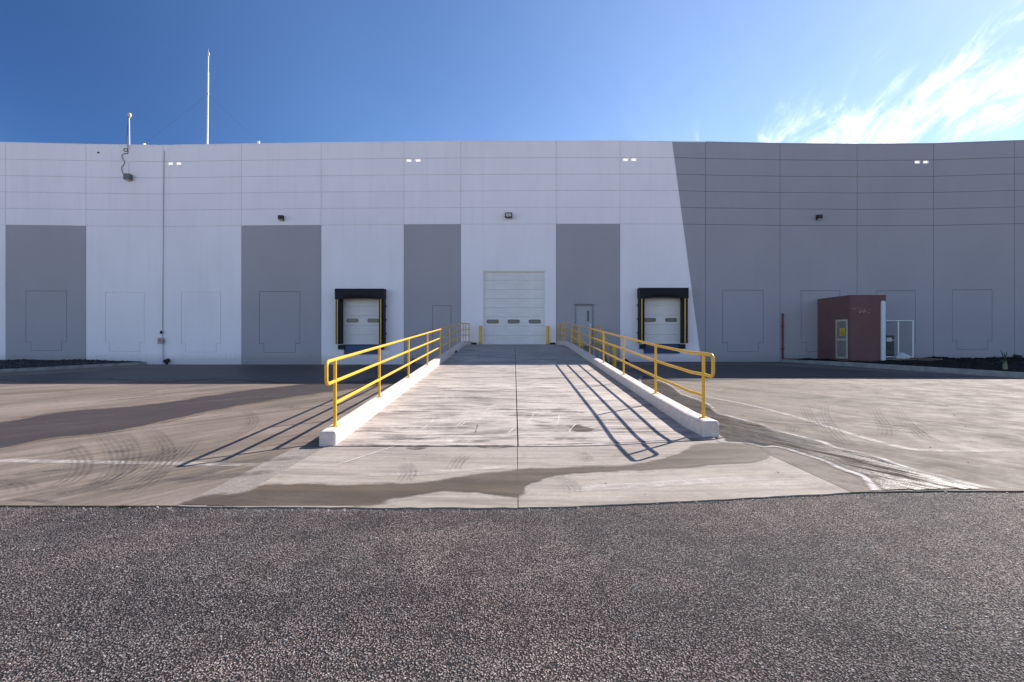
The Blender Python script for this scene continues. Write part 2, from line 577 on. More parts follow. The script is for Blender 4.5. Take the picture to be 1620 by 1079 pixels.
M['green'] = plain('dark_green_enamel', (0.010, 0.042, 0.034), 0.45, dirt=0.15)
M['orange'] = plain('orange_print', (0.5, 0.2, 0.03), 0.6)
M['sign_yellow'] = plain('yellow_sign', (0.75, 0.52, 0.03), 0.45, var=0.05)
M['wood'] = plain('old_timber', (0.14, 0.095, 0.07), 0.9, var=0.35, sc=7, bump=0.006)
M['sack'] = plain('white_sack_cloth', (0.62, 0.62, 0.64), 0.8, bump=0.01, bsc=20)
M['soil'] = plain('black_soil', (0.014, 0.013, 0.013), 0.97, var=0.4, sc=5, bump=0.02, bsc=14, spec=0.1)
M['gravel'] = plain('dark_volcanic_gravel', (0.035, 0.034, 0.035), 0.95, var=0.5, sc=12)
M['leaf'] = plain('yucca_leaf', (0.030, 0.060, 0.030), 0.5, var=0.3)
M['bark'] = plain('pale_yucca_stem', (0.22, 0.24, 0.15), 0.85, var=0.3)
M['weed'] = plain('weed', (0.08, 0.11, 0.03), 0.7)
M['pebble'] = plain('loose_chippings', (0.30, 0.28, 0.27), 0.7, var=0.5, sc=11)
M['roof'] = plain('roof_membrane', (0.6, 0.6, 0.58), 0.8)
M['cable'] = plain('dark_cable', (0.05, 0.05, 0.055), 0.6)
M['box_grey'] = plain('grey_cast_box', (0.16, 0.165, 0.16), 0.6, dirt=0.3)
M['conduit_grey'] = plain('conduit_grey', (0.36, 0.36, 0.37), 0.6, dirt=0.3)
M['box_beige'] = plain('beige_box', (0.38, 0.36, 0.31), 0.6, dirt=0.3)
M['amber'] = plain('beige_lamp_head', (0.55, 0.45, 0.3), 0.5)
M['red_dot'] = plain('red_dot', (0.4, 0.04, 0.03), 0.5)
M['chip'] = plain('bare_render', (0.55, 0.5, 0.48), 0.9)

# translucent pane added in the parapet openings so the sun makes them glow
m, t, b, out = new_mat('added_backlit_pane')
t.nodes.remove(b)
tl = N(t, 'ShaderNodeBsdfTranslucent')
tl.inputs['Color'].default_value = (0.85, 0.84, 0.83, 1)
df = N(t, 'ShaderNodeBsdfDiffuse')
df.inputs['Color'].default_value = (0.8, 0.8, 0.8, 1)
ad = N(t, 'ShaderNodeMixShader')
ad.inputs[0].default_value = 0.25
L(t, tl.outputs[0], ad.inputs[1])
L(t, df.outputs[0], ad.inputs[2])
L(t, ad.outputs[0], out.inputs['Surface'])
M['acrylic'] = m  # the added backlit pane

M['wet_left'] = stain_shade_mat('damp_brown_stain', (0.047, 0.038, 0.038), (0.14, 0.10, 0.072), 0.68, 0.14, 0.34, 0.93, 0.6, 0.16, 0.7, 0.55, spec=0.3, dirn=-53, vary=0.16)
M['wet_apron'] = stain_shade_mat('damp_apron_stain', (0.080, 0.057, 0.039), (0.42, 0.38, 0.355), 0.55, 0.05, 0.34, 0.94, 0.8, 0.10, 0.7, 0.4, dirn=3, vary=0.34)
M['wet_stream'] = stain_shade_mat('running_water_stain', (0.038, 0.028, 0.022), (0.52, 0.495, 0.48), 0.30, 0.09, 0.20, 0.95, 0.25, 0.08, 0.45, 0.75, spec=0.5, ripple=1.4, flow=0.5, dirn=68)
M['painted_shade'] = stain_shade_mat('painted_ground_shade', (0.035, 0.033, 0.035), (0.10, 0.09, 0.085), 0.5, 0.10, 0.9, 0.88, 0.9, 0.5, 0.6, 0.3, dirn=-25)  # shade put into the colour, for ground inside the building's shadow
M['bleach'] = strip_mat('bleached_run', (0.62, 0.57, 0.54), 0.55)
M['scratch'] = strip_mat('white_scratch', (0.75, 0.72, 0.70), 0.8)
M['tyre'] = strip_mat('tyre_rubber_mark', (0.075, 0.062, 0.055), 0.38, ribs=13.0)
M['smudge'] = strip_mat('rubber_smudge', (0.11, 0.095, 0.09), 0.55)
M['crack'] = strip_mat('ragged_joint_dirt', (0.06, 0.05, 0.045), 0.9)

# ------------------------------------------------------------------ ground
g_ = MB()
g_.add([(-900, -900, -0.35), (900, -900, -0.35), (900, 900, -0.35), (-900, 900, -0.35)], [(0, 1, 2, 3)])
struct(g_.build('ground', M['subsoil']))


def ground_poly(name, poly, m, top=0.0, depth=0.12, parent=None, zf=None, step=0.5, ystep=None, bevel=0.0):
    """a slab with the given outline, cut finely enough to follow the lie of the land"""
    bm = bmesh.new()
    vs = [bm.verts.new((x, y, 0)) for x, y in poly]
    bm.faces.new(vs)
    xs = [p[0] for p in poly]
    ys = [p[1] for p in poly]
    x = math.floor(max(min(xs), 0.0)) + step
    while x < min(max(xs), 6.5):
        bmesh.ops.bisect_plane(bm, geom=bm.verts[:] + bm.edges[:] + bm.faces[:], plane_co=(x, 0, 0), plane_no=(1, 0, 0))
        x += step
    if ystep:
        y = min(ys) + ystep
        while y < max(ys):
            bmesh.ops.bisect_plane(bm, geom=bm.verts[:] + bm.edges[:] + bm.faces[:], plane_co=(0, y, 0), plane_no=(0, 1, 0))
            y += ystep
    f = zf or (lambda x, y: gz(x))
    for v in bm.verts:
        v.co.z = f(v.co.x, v.co.y) + top
    bmesh.ops.recalc_face_normals(bm, faces=bm.faces)
    if bm.faces[0].normal.z < 0:
        bmesh.ops.reverse_faces(bm, faces=bm.faces)
    be = [e for e in bm.edges if e.is_boundary]
    r = bmesh.ops.extrude_edge_only(bm, edges=be)
    for v in [e for e in r['geom'] if isinstance(e, bmesh.types.BMVert)]:
        v.co.z -= depth
    bmesh.ops.recalc_face_normals(bm, faces=bm.faces)
    me = bpy.data.meshes.new(name)
    bm.to_mesh(me)
    bm.free()
    me.materials.append(m)
    o = bpy.data.objects.new(name, me)
    COL.objects.link(o)
    if parent:
        o.parent = parent
    return o


EDGE_PX = [(-700, 799), (0, 799), (277, 800), (355, 801.5), (600, 803), (820, 803), (950, 799), (1080, 793), (1230, 785), (1370, 778), (1500, 776), (1620, 776), (2200, 776)]
EDGE = [G(*p) for p in EDGE_PX]
EDGE[0] = (-45, EDGE[1][1])
EDGE[-1] = (45, EDGE[-2][1])


def edge_y(x):
    for (x0, y0), (x1, y1) in zip(EDGE, EDGE[1:]):
        if x0 <= x <= x1:
            return y0 + (y1 - y0) * (x - x0) / (x1 - x0)
    return EDGE[0][1]


def edge_run(xa, xb):
    """points of the near edge between xa and xb, left to right, slightly ragged"""
    n = max(2, int((xb - xa) / 0.12)) if xb - xa < 12 else 60
    rr = random.Random(int(xa * 100))
    return [(xa + (xb - xa) * i / n, edge_y(xa + (xb - xa) * i / n) + (rr.uniform(-0.010, 0.010) if abs(xa + (xb - xa) * i / n) < 12 else 0)) for i in range(n + 1)]


# road
bm_road = [(-120, -9), (120, -9), (120, 4.75), (45, 4.9)] + [(x, y + 0.25) for x, y in EDGE[::-1]] + [(-120, 4.5)]
road = struct(ground_poly('asphalt_road', bm_road, M['asphalt'], top=-0.014, depth=0.2))

# yard slabs
yard = struct(empty('concrete_yard'))
g = 0.008
XJ = 0.06
YB = 6.53
ground_poly('slab', edge_run(-45, -3.1 - g) + [(-3.1 - g, YB), (-2.72, YB), (-2.72, 26.55), (-45, 26.55)], M['yard_left'], parent=yard)
ground_poly('slab', edge_run(-3.1, -2.68 - g) + [(-2.68 - g, YB - g), (-3.1, YB - g)], M['band'], parent=yard, top=-0.002)
ground_poly('slab', edge_run(-2.68, XJ - g) + [(XJ + 0.02 - g, YB - g), (-2.68, YB - g)], M['apron'], parent=yard)
ground_poly('slab', edge_run(XJ, 3.27 - g) + [(3.27 - g, 6.8), (2.9, YB - g + 0.12), (XJ + 0.02, YB - g)], M['apron'], parent=yard)
ground_poly('slab', edge_run(3.27, 14.4 - g) + [(14.4 - g, 26.55), (3.05, 26.55), (3.05, 6.8 + g), (3.27, 6.8 + g)], M['yard_right'], parent=yard)
ground_poly('slab', edge_run(14.4, 45) + [(45, 26.55), (14.4, 26.55)], M['yard_right'], parent=yard)
# dark filler seen in the joints
jf = MB()
for (x0, y0, x1, y1) in ((-3.12, 4.3, -3.08, YB), (-2.71, 4.3, -2.65, YB), (XJ - .03, 4.25, XJ + .05, YB), (3.24, 4.7, 3.30, 6.9), (14.37, 4.8, 14.43, 26.4)):
    z = gz((x0 + x1) / 2) - 0.014
    jf.add([(x0, y0, z), (x1, y0, z), (x1, y1, z), (x0, y1, z)], [(0, 1, 2, 3)])
jf.build('joint_filler', M['rubber'], yard)


def smooth_closed(pts, n=6):
    out_, k = [], len(pts)
    for i in range(k):
        p0, p1, p2, p3 = (np.array(pts[(i + j - 1) % k]) for j in range(4))
        for s in range(n):
            u = s / n
            out_.append(tuple(0.5 * ((2 * p1) + (-p0 + p2) * u + (2 * p0 - 5 * p1 + 4 * p2 - p3) * u * u + (-p0 + 3 * p1 - 3 * p2 + p3) * u ** 3)))
    return out_


def stain_shade(px_poly, m, res, margin, parent, lift=0.004, world_pts=False, ymin=None, zf=None):
    pts = smooth_closed([p if world_pts else G(*p) for p in px_poly])
    P = np.array(pts)
    lo, hi = P.min(0) - margin, P.max(0) + margin
    nx, ny = int((hi[0] - lo[0]) / res) + 2, int((hi[1] - lo[1]) / res) + 2
    X, Y = np.meshgrid(lo[0] + np.arange(nx) * res, lo[1] + np.arange(ny) * res)
    x, y = X.ravel(), Y.ravel()
    dist = np.full(x.shape, 1e9)
    ins = np.zeros(x.shape, bool)
    for a, b_ in zip(P, np.roll(P, -1, 0)):
        e = b_ - a
        l2 = e @ e + 1e-12
        tt = np.clip(((x - a[0]) * e[0] + (y - a[1]) * e[1]) / l2, 0, 1)
        dist = np.minimum(dist, np.hypot(x - a[0] - tt * e[0], y - a[1] - tt * e[1]))
        c = (a[1] > y) != (b_[1] > y)
        with np.errstate(divide='ignore', invalid='ignore'):
            ins ^= c & (x < (b_[0] - a[0]) * (y - a[1]) / (b_[1] - a[1] + 1e-15) + a[0])
    sd = np.where(ins, dist, -dist)
    if ymin is not None:                       # nothing of it on the road
        ey = np.interp(x, [p[0] for p in EDGE], [p[1] for p in EDGE])
        ok_v = (y > ey + 0.012)
    else:
        ok_v = np.ones(x.shape, bool)
    ok_v &= (y < 26.46)
    z = (gz_np(x) if zf is None else np.array([zf(a_, b_) for a_, b_ in zip(x, y)])) + lift
    keep = (sd > -margin) & ok_v
    idx = np.arange(nx * ny).reshape(ny, nx)
    q = np.stack([idx[:-1, :-1], idx[:-1, 1:], idx[1:, 1:], idx[1:, :-1]], -1).reshape(-1, 4)
    q = q[keep[q].all(1)]
    used, inv = np.unique(q, return_inverse=True)
    q = inv.reshape(q.shape)
    me = bpy.data.meshes.new('stain_shade_patch')
    me.from_pydata(np.stack([x[used], y[used], z[used]], -1).tolist(), [], q.tolist())
    at = me.attributes.new('sd', 'FLOAT', 'POINT')
    at.data.foreach_set('value', sd[used].astype(np.float32))
    me.materials.append(m)
    o = bpy.data.objects.new('stain_shade_patch', me)
    COL.objects.link(o)
    o.parent = parent
    return o


def strip(name, pts, w, m, parent, lift=0.012, px=True, zf=None):
    """a ribbon on the ground along pts with fading ends"""
    P = [np.array(G(*p) if px else p) for p in pts]
    Q = []
    for i in range(len(P) - 1):
        p0, p1, p2, p3 = P[max(i - 1, 0)], P[i], P[i + 1], P[min(i + 2, len(P) - 1)]
        for s in range(8):
            u = s / 8
            Q.append(0.5 * ((2 * p1) + (-p0 + p2) * u + (2 * p0 - 5 * p1 + 4 * p2 - p3) * u * u + (-p0 + 3 * p1 - 3 * p2 + p3) * u ** 3))
    Q.append(P[-1])
    n = len(Q)
    vs, us, vv, ee, fs = [], [], [], [], []
    acc = 0
    for i, p in enumerate(Q):
        d = Q[min(i + 1, n - 1)] - Q[max(i - 1, 0)]
        d = d / (np.linalg.norm(d) + 1e-9)
        nrm = np.array((-d[1], d[0]))
        if i:
            acc += np.linalg.norm(p - Q[i - 1])
        for k in range(5):
            s = -1 + k * 0.5
            q = p + nrm * s * w / 2
            z = (gz(q[0]) if zf is None else zf(q[0], q[1])) + lift
            vs.append((q[0], q[1], z))
            us.append(s)
            vv.append(acc)
            ee.append(min(1, i / (n * 0.18), (n - 1 - i) / (n * 0.18)))
        if i:
            for k in range(4):
                a = (i - 1) * 5 + k
                fs.append((a, a + 1, a + 6, a + 5))
    me = bpy.data.meshes.new(name)
    me.from_pydata(vs, [], fs)
    for nm, arr in (('u', us), ('v', vv), ('e', ee)):
        at = me.attributes.new(nm, 'FLOAT', 'POINT')
        at.data.foreach_set('value', np.array(arr, np.float32))
    me.materials.append(m)
    o = bpy.data.objects.new(name, me)
    COL.objects.link(o)
    o.parent = parent
    return o


stain_shade([(-150, 690), (0, 668), (60, 657), (120, 649), (180, 645), (260, 637), (350, 623), (430, 613), (520, 603), (580, 596), (630, 589), (655, 592), (640, 604), (590, 612),
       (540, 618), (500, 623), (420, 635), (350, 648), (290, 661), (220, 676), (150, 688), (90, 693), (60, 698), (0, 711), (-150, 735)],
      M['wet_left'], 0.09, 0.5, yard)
stain_shade([(850, 740), (835, 740), (790, 745), (740, 752), (660, 761), (600, 764), (540, 766), (480, 765), (440, 765), (412, 768), (385, 776), (345, 779), (310, 785), (270, 806), (430, 812), (545, 806), (612, 801), (618, 791), (650, 787),
       (700, 780), (740, 782), (780, 787), (815, 791), (828, 790), (838, 780), (838, 767), (857, 763), (867, 757), (907, 752), (973, 748), (1080, 742), (1130, 738), (1185, 734), (1212, 728), (1222, 717), (1205, 707), (1175, 700), (1138, 699), (1095, 703), (1078, 712), (1050, 724),
       (1010, 731), (960, 735), (910, 737), (870, 739)], M['wet_apron'], 0.028, 0.10, yard, ymin=1)
z3 = [(-60, 150), (0, 195), (100, 230), (170, 280), (260, 310), (350, 330), (420, 355), (480, 375), (560, 395), (640, 415), (720, 445), (800, 462), (900, 490), (1000, 525), (1100, 555), (1200, 580), (1300, 608), (1400, 630), (1520, 665),
      (1300, 690), (1000, 680), (930, 640), (890, 600), (850, 575), (760, 545), (680, 510), (620, 490), (560, 470), (500, 450), (430, 438), (380, 441), (300, 425), (190, 418), (175, 395), (100, 335), (0, 265), (-150, 170), (-200, 130), (-180, 105)]
stain_shade([(1080 + a / 3, 560 + b_ / 3) for a, b_ in z3], M['wet_stream'], 0.032, 0.16, yard, lift=0.008, ymin=1)
# dark sheets painting in the building's shade on the ground by both docks
stain_shade([(640, 580), (560, 579), (430, 579), (300, 581), (190, 585), (60, 592), (-40, 598), (40, 605), (150, 600), (240, 606), (330, 601), (420, 606), (520, 609), (620, 596)], M['painted_shade'], 0.16, 0.6, yard, lift=0.009)
stain_shade([(1000, 581), (1100, 579), (1220, 578), (1330, 584), (1480, 592), (1560, 597), (1440, 598), (1280, 598), (1180, 601), (1090, 604), (1020, 598)], M['painted_shade'], 0.16, 0.6, yard, lift=0.010)

strip('bleached_mark', [(-60, 729), (60, 730), (180, 732), (300, 734), (430, 737)], 0.16, M['bleach'], yard, lift=0.005)
strip('bleached_mark', [(1080, 615), (1120, 628), (1180, 640), (1260, 660), (1330, 682), (1400, 702), (1450, 712), (1540, 714), (1640, 711)], 0.13, M['bleach'], yard, lift=0.005)
strip('bleached_mark', [(560, 752), (660, 750), (760, 742), (815, 738)], 0.12, M['bleach'], yard, lift=0.0055)
strip('bleached_mark', [(880, 775), (980, 770), (1080, 764), (1220, 755)], 0.20, M['bleach'], yard, lift=0.005)
strip('scratch', [(528, 738), (560, 728), (600, 715), (630, 705)], 0.02, M['scratch'], yard, lift=0.013)
tz1 = [[(540, 360), (600, 400), (632, 450), (630, 500), (590, 560), (500, 610), (380, 650), (200, 685)],
       [(680, 345), (750, 385), (795, 440), (795, 500), (740, 570), (650, 620), (520, 665), (400, 690)],
       [(930, 400), (870, 470), (800, 530), (720, 600), (600, 680)],
       [(860, 420), (780, 480), (640, 540), (420, 620), (200, 660)],
       [(0, 640), (60, 610), (110, 620), (130, 650)],
       [(1350, 260), (1390, 250), (1410, 265)]]
tz1 += [[(420, 330), (520, 420), (560, 500), (540, 570), (440, 630), (250, 680)], [(760, 420), (700, 520), (600, 590), (470, 640), (300, 665), (120, 690)], [(1150, 260), (1190, 290), (1200, 330), (1120, 390), (960, 440)], [(300, 400), (380, 470), (400, 540), (330, 610), (180, 660), (20, 690)]]
for p in tz1:
    strip('tyre_mark', [(a / 3, 560 + b_ / 3) for a, b_ in p], 0.26, M['tyre'], yard)
tz3 = [[(560, 200), (600, 290), (660, 370), (760, 440), (900, 490)], [(900, 240), (940, 310), (1020, 380), (1150, 450), (1330, 510)], [(1010, 250), (1060, 320), (1150, 390), (1290, 450), (1500, 500)], [(672, 235), (676, 290), (710, 350), (770, 410), (830, 450)], [(940, 310), (965, 350), (960, 395)], [(1050, 330), (1120, 370), (1160, 410)], [(500, 330), (530, 350), (520, 370)], [(160, 190), (200, 175), (240, 160)]]
for p in tz3:
    strip('tyre_mark', [(1080 + a / 3, 560 + b_ / 3) for a, b_ in p], 0.22, M['tyre'], yard)
tz2 = [[(600, 475), (560, 510), (535, 550)], [(300, 520), (330, 560), (300, 610)], [(1120, 460), (1160, 490), (1180, 515)], [(1000, 580), (1080, 610), (1110, 660)]]
for p in tz2:
    strip('tyre_mark', [(540 + a / 3, 560 + b_ / 3) for a, b_ in p], 0.22, M['tyre'], yard)
strip('rubber_smudge', [(20, 752), (60, 747), (115, 741)], 0.10, M['smudge'], yard)
strip('rubber_smudge', [(170, 717), (195, 714), (222, 711)], 0.14, M['smudge'], yard)
strip('rubber_smudge', [(-20, 762), (10, 759), (18, 758)], 0.12, M['smudge'], yard)
strip('rubber_smudge', [(20, 790), (60, 791), (90, 796)], 0.08, M['smudge'], yard)
strip('rubber_smudge', [(695, 722), (715, 723)], 0.02, M['smudge'], yard)
rs = random.Random(3)
for _ in range(16):
    x0 = rs.uniform(20, 460)
    y0 = rs.uniform(612, 640) if rs.random() < 0.5 else rs.uniform(700, 790)
    strip('rubber_smudge', [(x0, y0), (x0 + 60, y0 - 6), (x0 + rs.uniform(90, 170), y0 - rs.uniform(8, 18))], rs.uniform(0.05, 0.2), M['smudge'], yard, lift=0.006)
for _ in range(14):
    x0 = rs.uniform(1180, 1560)
    y0 = rs.uniform(608, 700)
    strip('rubber_smudge', [(x0, y0), (x0 + 60, y0 + 6), (x0 + rs.uniform(90, 170), y0 + rs.uniform(8, 18))], rs.uniform(0.05, 0.16), M['smudge'], yard, lift=0.006)

# ------------------------------------------------------------------ ramp
ramp = struct(empty('loading_ramp', (0, 0, 0)))
ys = [6.53 + 0.35 * i for i in range(int((24.2 - 6.53) / 0.35))] + [24.2 + 0.15 * i for i in range(11)] + [26.2, D - 0.004]


def ramp_strip(xa, xb, skew=0.0):
    mb = MB()
    nx = 6
    vs, fs = [], []
    for i, y in enumerate(ys):
        for k in range(nx + 1):
            x = xa + (xb - xa) * k / nx
            yy = y
            if skew and i < 3:
                yy = y + skew * max(0, (x - 1.0) / 2.0) * (3 - i) / 3
            if i == 0:
                yy += random.uniform(-0.006, 0.006)
            vs.append((x + (0.004 * y if abs(x - XJ) < 0.2 else 0), yy, max(rz(yy), gz(x)) + 0.012))
        if i:
            for k in range(nx):
                a = (i - 1) * (nx + 1) + k
                fs.append((a, a + 1, a + nx + 2, a + nx + 1))
    n0 = len(vs)
    for k in range(nx + 1):
        x, y, z = vs[k]
        vs.append((x, y, z - 0.1))
    for k in range(nx):
        fs.append((n0 + k, n0 + k + 1, k + 1, k))
    mb.add(vs, fs)
    return mb.build('ramp_slab', M['ramp'], ramp)


ramp_strip(-2.66, XJ - 0.009)
ramp_strip(XJ + 0.009, 3.0, 0.16)
jf = MB()
jf.add([(XJ - .03, 6.6, rz(6.6) - .01), (XJ + .09, 6.6, rz(6.6) - .01), (XJ + .16, 24.3, rz(24.3) - .012), (XJ + .06, 24.3, rz(24.3) - .012), (XJ + .18, 26.4, 1.15 - .002), (XJ + .07, 26.4, 1.15 - .002)], [(0, 1, 2, 3), (3, 2, 4, 5)])
jf.build('joint_filler', M['rubber'], ramp)
# crumbling expansion joint at the foot of the ramp
for a_, b_ in (((535, 705.5), (700, 706.3)), ((690, 706.2), (822, 705.8)), ((822, 705.5), (960, 702.5)), ((950, 703), (1110, 695.5))):
    strip('joint_crack', [a_, ((a_[0] + b_[0]) / 2, (a_[1] + b_[1]) / 2 + 0.4), b_], 0.05, M['crack'], yard, lift=0.018)
strip('joint_crack', [(645, 708), (662, 710), (680, 708)], 0.09, M['crack'], yard, lift=0.019)
strip('joint_crack', [(758, 707), (785, 708.5), (815, 706.5)], 0.07, M['crack'], yard, lift=0.019)


def rzz(x, y):
    return max(rz(y), gz(x)) + 0.012


def GR(px, py):
    """point of the ramp seen at a photo pixel"""
    y = 10.0
    for _ in range(40):
        y = 0.5 * y + 0.5 * (H - rz(y)) * FP / (py - YH)
    return ((px - 810) / FP * y, y)


strip('tyre_scuff', [GR(756, 672), GR(754, 680), GR(752, 686)], 0.03, M['crack'], ramp, lift=0.004, px=False, zf=rzz)
rs = random.Random(11)
for _ in range(34):
    px0, py0 = rs.uniform(580, 1000), rs.uniform(585, 700)
    a = GR(px0, py0)
    ln = rs.uniform(0.5, 1.8)
    if a[0] < -2.4 or a[0] + ln > 2.7:
        continue
    strip('tyre_scuff', [a, (a[0] + ln / 2, a[1] + rs.uniform(-.03, .03)), (a[0] + ln, a[1] + rs.uniform(-.05, .05))], rs.uniform(0.04, 0.16), M['smudge'], ramp, lift=0.004, px=False, zf=rzz)
for _ in range(8):
    px0, py0 = rs.uniform(640, 900), rs.uniform(640, 695)
    a = GR(px0, py0)
    strip('tyre_scuff', [a, (a[0] + .12, a[1] + .4), (a[0] + rs.uniform(.1, .3), a[1] + rs.uniform(.5, 1.0))], 0.025, M['scratch'], ramp, lift=0.005, px=False, zf=rzz)
# worn patch
stain_shade([GR(1895 / 3 * 0 + 897, 676), GR(915, 672), GR(935, 676), GR(945, 681), GR(930, 686), GR(905, 684)], M['wet_apron'], 0.03, 0.08, ramp, lift=0.004, world_pts=True, zf=rzz).name = 'worn_patch'


def kerb_x(side, y):
    c = -2.66 if side < 0 else 2.995
    end = -2.47 if side < 0 else 2.70
    if y > 24.9:
        u = min(1, (y - 24.9) / 1.55)
        return c + (end - c) * u * u
    return c


def kerb_top(side, y):
    z = rz(y) + 0.215
    if side > 0:
        z = max(z, gz(2.9) + 0.215 if y < 8 else 0) if y < 7.6 else z
        z += max(0, (9.5 - y) / 3.0) * 0.045
    return z


def kerb(side, ya, yb, end_round):
    mb = MB()
    hw, r = 0.122, 0.04
    n = max(4, int((yb - ya) / 0.4))
    sect = [(-hw, -9), (-hw, -r), (-hw + r * 0.3, -r * 0.3), (-hw + r, 0), (hw - r, 0), (hw - r * 0.3, -r * 0.3), (hw, -r), (hw, -9)]
    vs, fs = [], []
    rows = [ya + (yb - ya) * i / n for i in range(n + 1)]
    if end_round:
        rows = [ya, ya + 0.015, ya + 0.05] + rows[1:]
    rk = random.Random(int(ya * 10 + side))
    for i, y in enumerate(rows):
        drop = 0.03 if (end_round and i == 0) else (0.008 if (end_round and i == 1) else 0)
        cx, zt = kerb_x(side, y), kerb_top(side, y) - drop
        j = rk.uniform(-0.004, 0.004)
        for sx_, sz_ in sect:
            sh = 1 - (0.10 if (end_round and i == 0) else 0)
            vs.append((cx + sx_ * sh + j, y, (-0.12 if sz_ == -9 else zt + sz_)))
    k = len(sect)
    for i in range(len(rows) - 1):
        for q in range(k - 1):
            fs.append((i * k + q, i * k + q + 1, (i + 1) * k + q + 1, (i + 1) * k + q))
    fs.append(tuple(range(k))[::-1])
    fs.append(tuple(range((len(rows) - 1) * k, len(rows) * k)))
    mb.add(vs, fs)
    return mb.build('kerb', M['kerb'], ramp)


kerb(-1, 6.55, 15.9, True)
kerb(-1, 15.915, D - 0.004, False)
kerb(1, 6.83, 14.6, True)
kerb(1, 14.615, D - 0.004, False)


def handrail(side, posts, loop_y, label):
    x0 = kerb_x(side, posts[0])
    root = empty('ramp_handrail', (x0, posts[0], kerb_top(side, posts[0])))
    tag(root, label, 'handrail', 'yellow tube handrails along the loading ramp')
    O = root.location
    r = 0.0255
    hts = (0.345, 0.675, 1.0)

    def at(y, h):
        return Vector((kerb_x(side, y), y, kerb_top(side, y) + h)) - O
    for i, y in enumerate(posts):
        mb = MB()
        mb.tube([at(y, -0.01), at(y, 0.5), at(y, 1.0)], r, 12)
        p = mb.build('post', M['yellow'], root)
        fb = MB()
        c = at(y, 0)
        fb.box(c.x - .05, c.x + .05, c.y - .05, c.y + .05, c.z - .012, c.z + .008)
        fb.build('foot_plate', M['yellow'], p, bevel=0.003)
    span = [posts[0]] + [posts[0] + (posts[-1] - posts[0]) * i / 40 for i in range(1, 41)]
    for nm, h in (('lower_rail', hts[0]), ('middle_rail', hts[1]), ('top_rail', hts[2])):
        mb = MB()
        mb.tube([at(y, h) for y in span], r, 12)
        mb.build(nm, M['yellow'], root)
    # returned end: top rail bends down into the middle rail
    a, b_ = at(posts[0], hts[2]), at(posts[0], hts[1])
    sl = (at(posts[1], 1.0) - at(posts[0], 1.0)).normalized()
    dl = posts[0] - loop_y
    rc = 0.075
    path = [a + sl * 0.05, a, a - sl * (dl - rc)]
    ca = a - sl * (dl - rc) + Vector((0, 0, -rc))
    for k in range(1, 7):
        th = math.pi / 2 * k / 6
        path.append(ca - sl * (math.sin(th) * rc) + Vector((0, 0, math.cos(th) * rc)))
    cb = b_ - sl * (dl - rc) + Vector((0, 0, rc))
    for k in range(0, 7):
        th = math.pi / 2 * k / 6
        path.append(cb - sl * (math.cos(th) * rc) - Vector((0, 0, math.sin(th) * rc)))
    path += [b_, b_ + sl * 0.05]
    mb = MB()
    mb.tube(path, r * 1.02, 12)
    mb.build('end_loop', M['yellow'], root)
    return root


handrail(-1, [6.84, 9.12, 11.7, 14.3, 16.9, 19.5, 22.2, 24.8, 25.6, 26.38], 6.52, 'yellow tubular handrail on the kerb left of the ramp, its shadow falling outside the ramp')
handrail(1, [7.12, 9.49, 12.2, 14.9, 17.5, 20.2, 22.8, 25.4, 25.95, 26.40], 6.78, 'yellow tubular handrail on the kerb right of the ramp, its shadow falling across the ramp')

# rubber blocks at the top corners of the ramp
for px0, lab in ((749.5, 'small black rubber block between the left bollard and the handrail end'), (874, 'small black rubber block between the right bollard and the handrail end')):
    mb = MB()
    mb.box(-.16, .16, -.08, .0, 0, .10)
    mb.box(-.10, .10, -.10, -.08, .02, .08)
    o = mb.build('rubber_block', M['rubber'], None, ((px0 - 810) * 26.45 / FP, D - 0.01, 1.163), bevel=0.01)
    tag(o, lab, 'rubber stop', 'rubber blocks at the head of the ramp')
mb = MB()
mb.tube([(0, 0, 0), (0.02, .1, .05), (0, .2, .06), (-.03, .26, .0)], .035, 8)
o = mb.build('hose_stub', M['rubber'], None, (kerb_x(-1, 20) + 0.16, 20.2, rz(20.2) + 0.04))
tag(o, 'short black hose stub lying against the inside of the left kerb', 'hose')

# ------------------------------------------------------------------ warehouse
ware = empty('warehouse', (0, D, 0))
tag(ware, 'long white and grey tilt-up concrete warehouse with loading docks', 'building')
WO = Vector((0, D, 0))
TOPS = [(-340, 224), (-220, 222), (-110, 223), (9, 226), (136, 229), (258, 230.6), (382, 228.4), (508, 226.5), (639, 225), (729, 224.2), (880, 223.6), (981, 223.4), (1063, 223.2), (1116, 225), (1234, 227.4), (1356, 228.6), (1477, 227.6), (1605, 223), (1730, 220), (1850, 222), (1970, 224)]


def kx(px):
    xs_ = [a for a, _ in TOPS]
    t_ = float(np.interp(px, xs_, [b for _, b in TOPS]))
    return (YH - t_) / 310.0


def wz(px, py):
    d_ = (YH - py) / (FP / D)
    if d_ > 0:
        d_ *= kx(px)
    return H + d_


def wx(px):
    return (px - 810) * D / FP


def slant(py):
    return 1063 + (py - 223) * 47 / 354


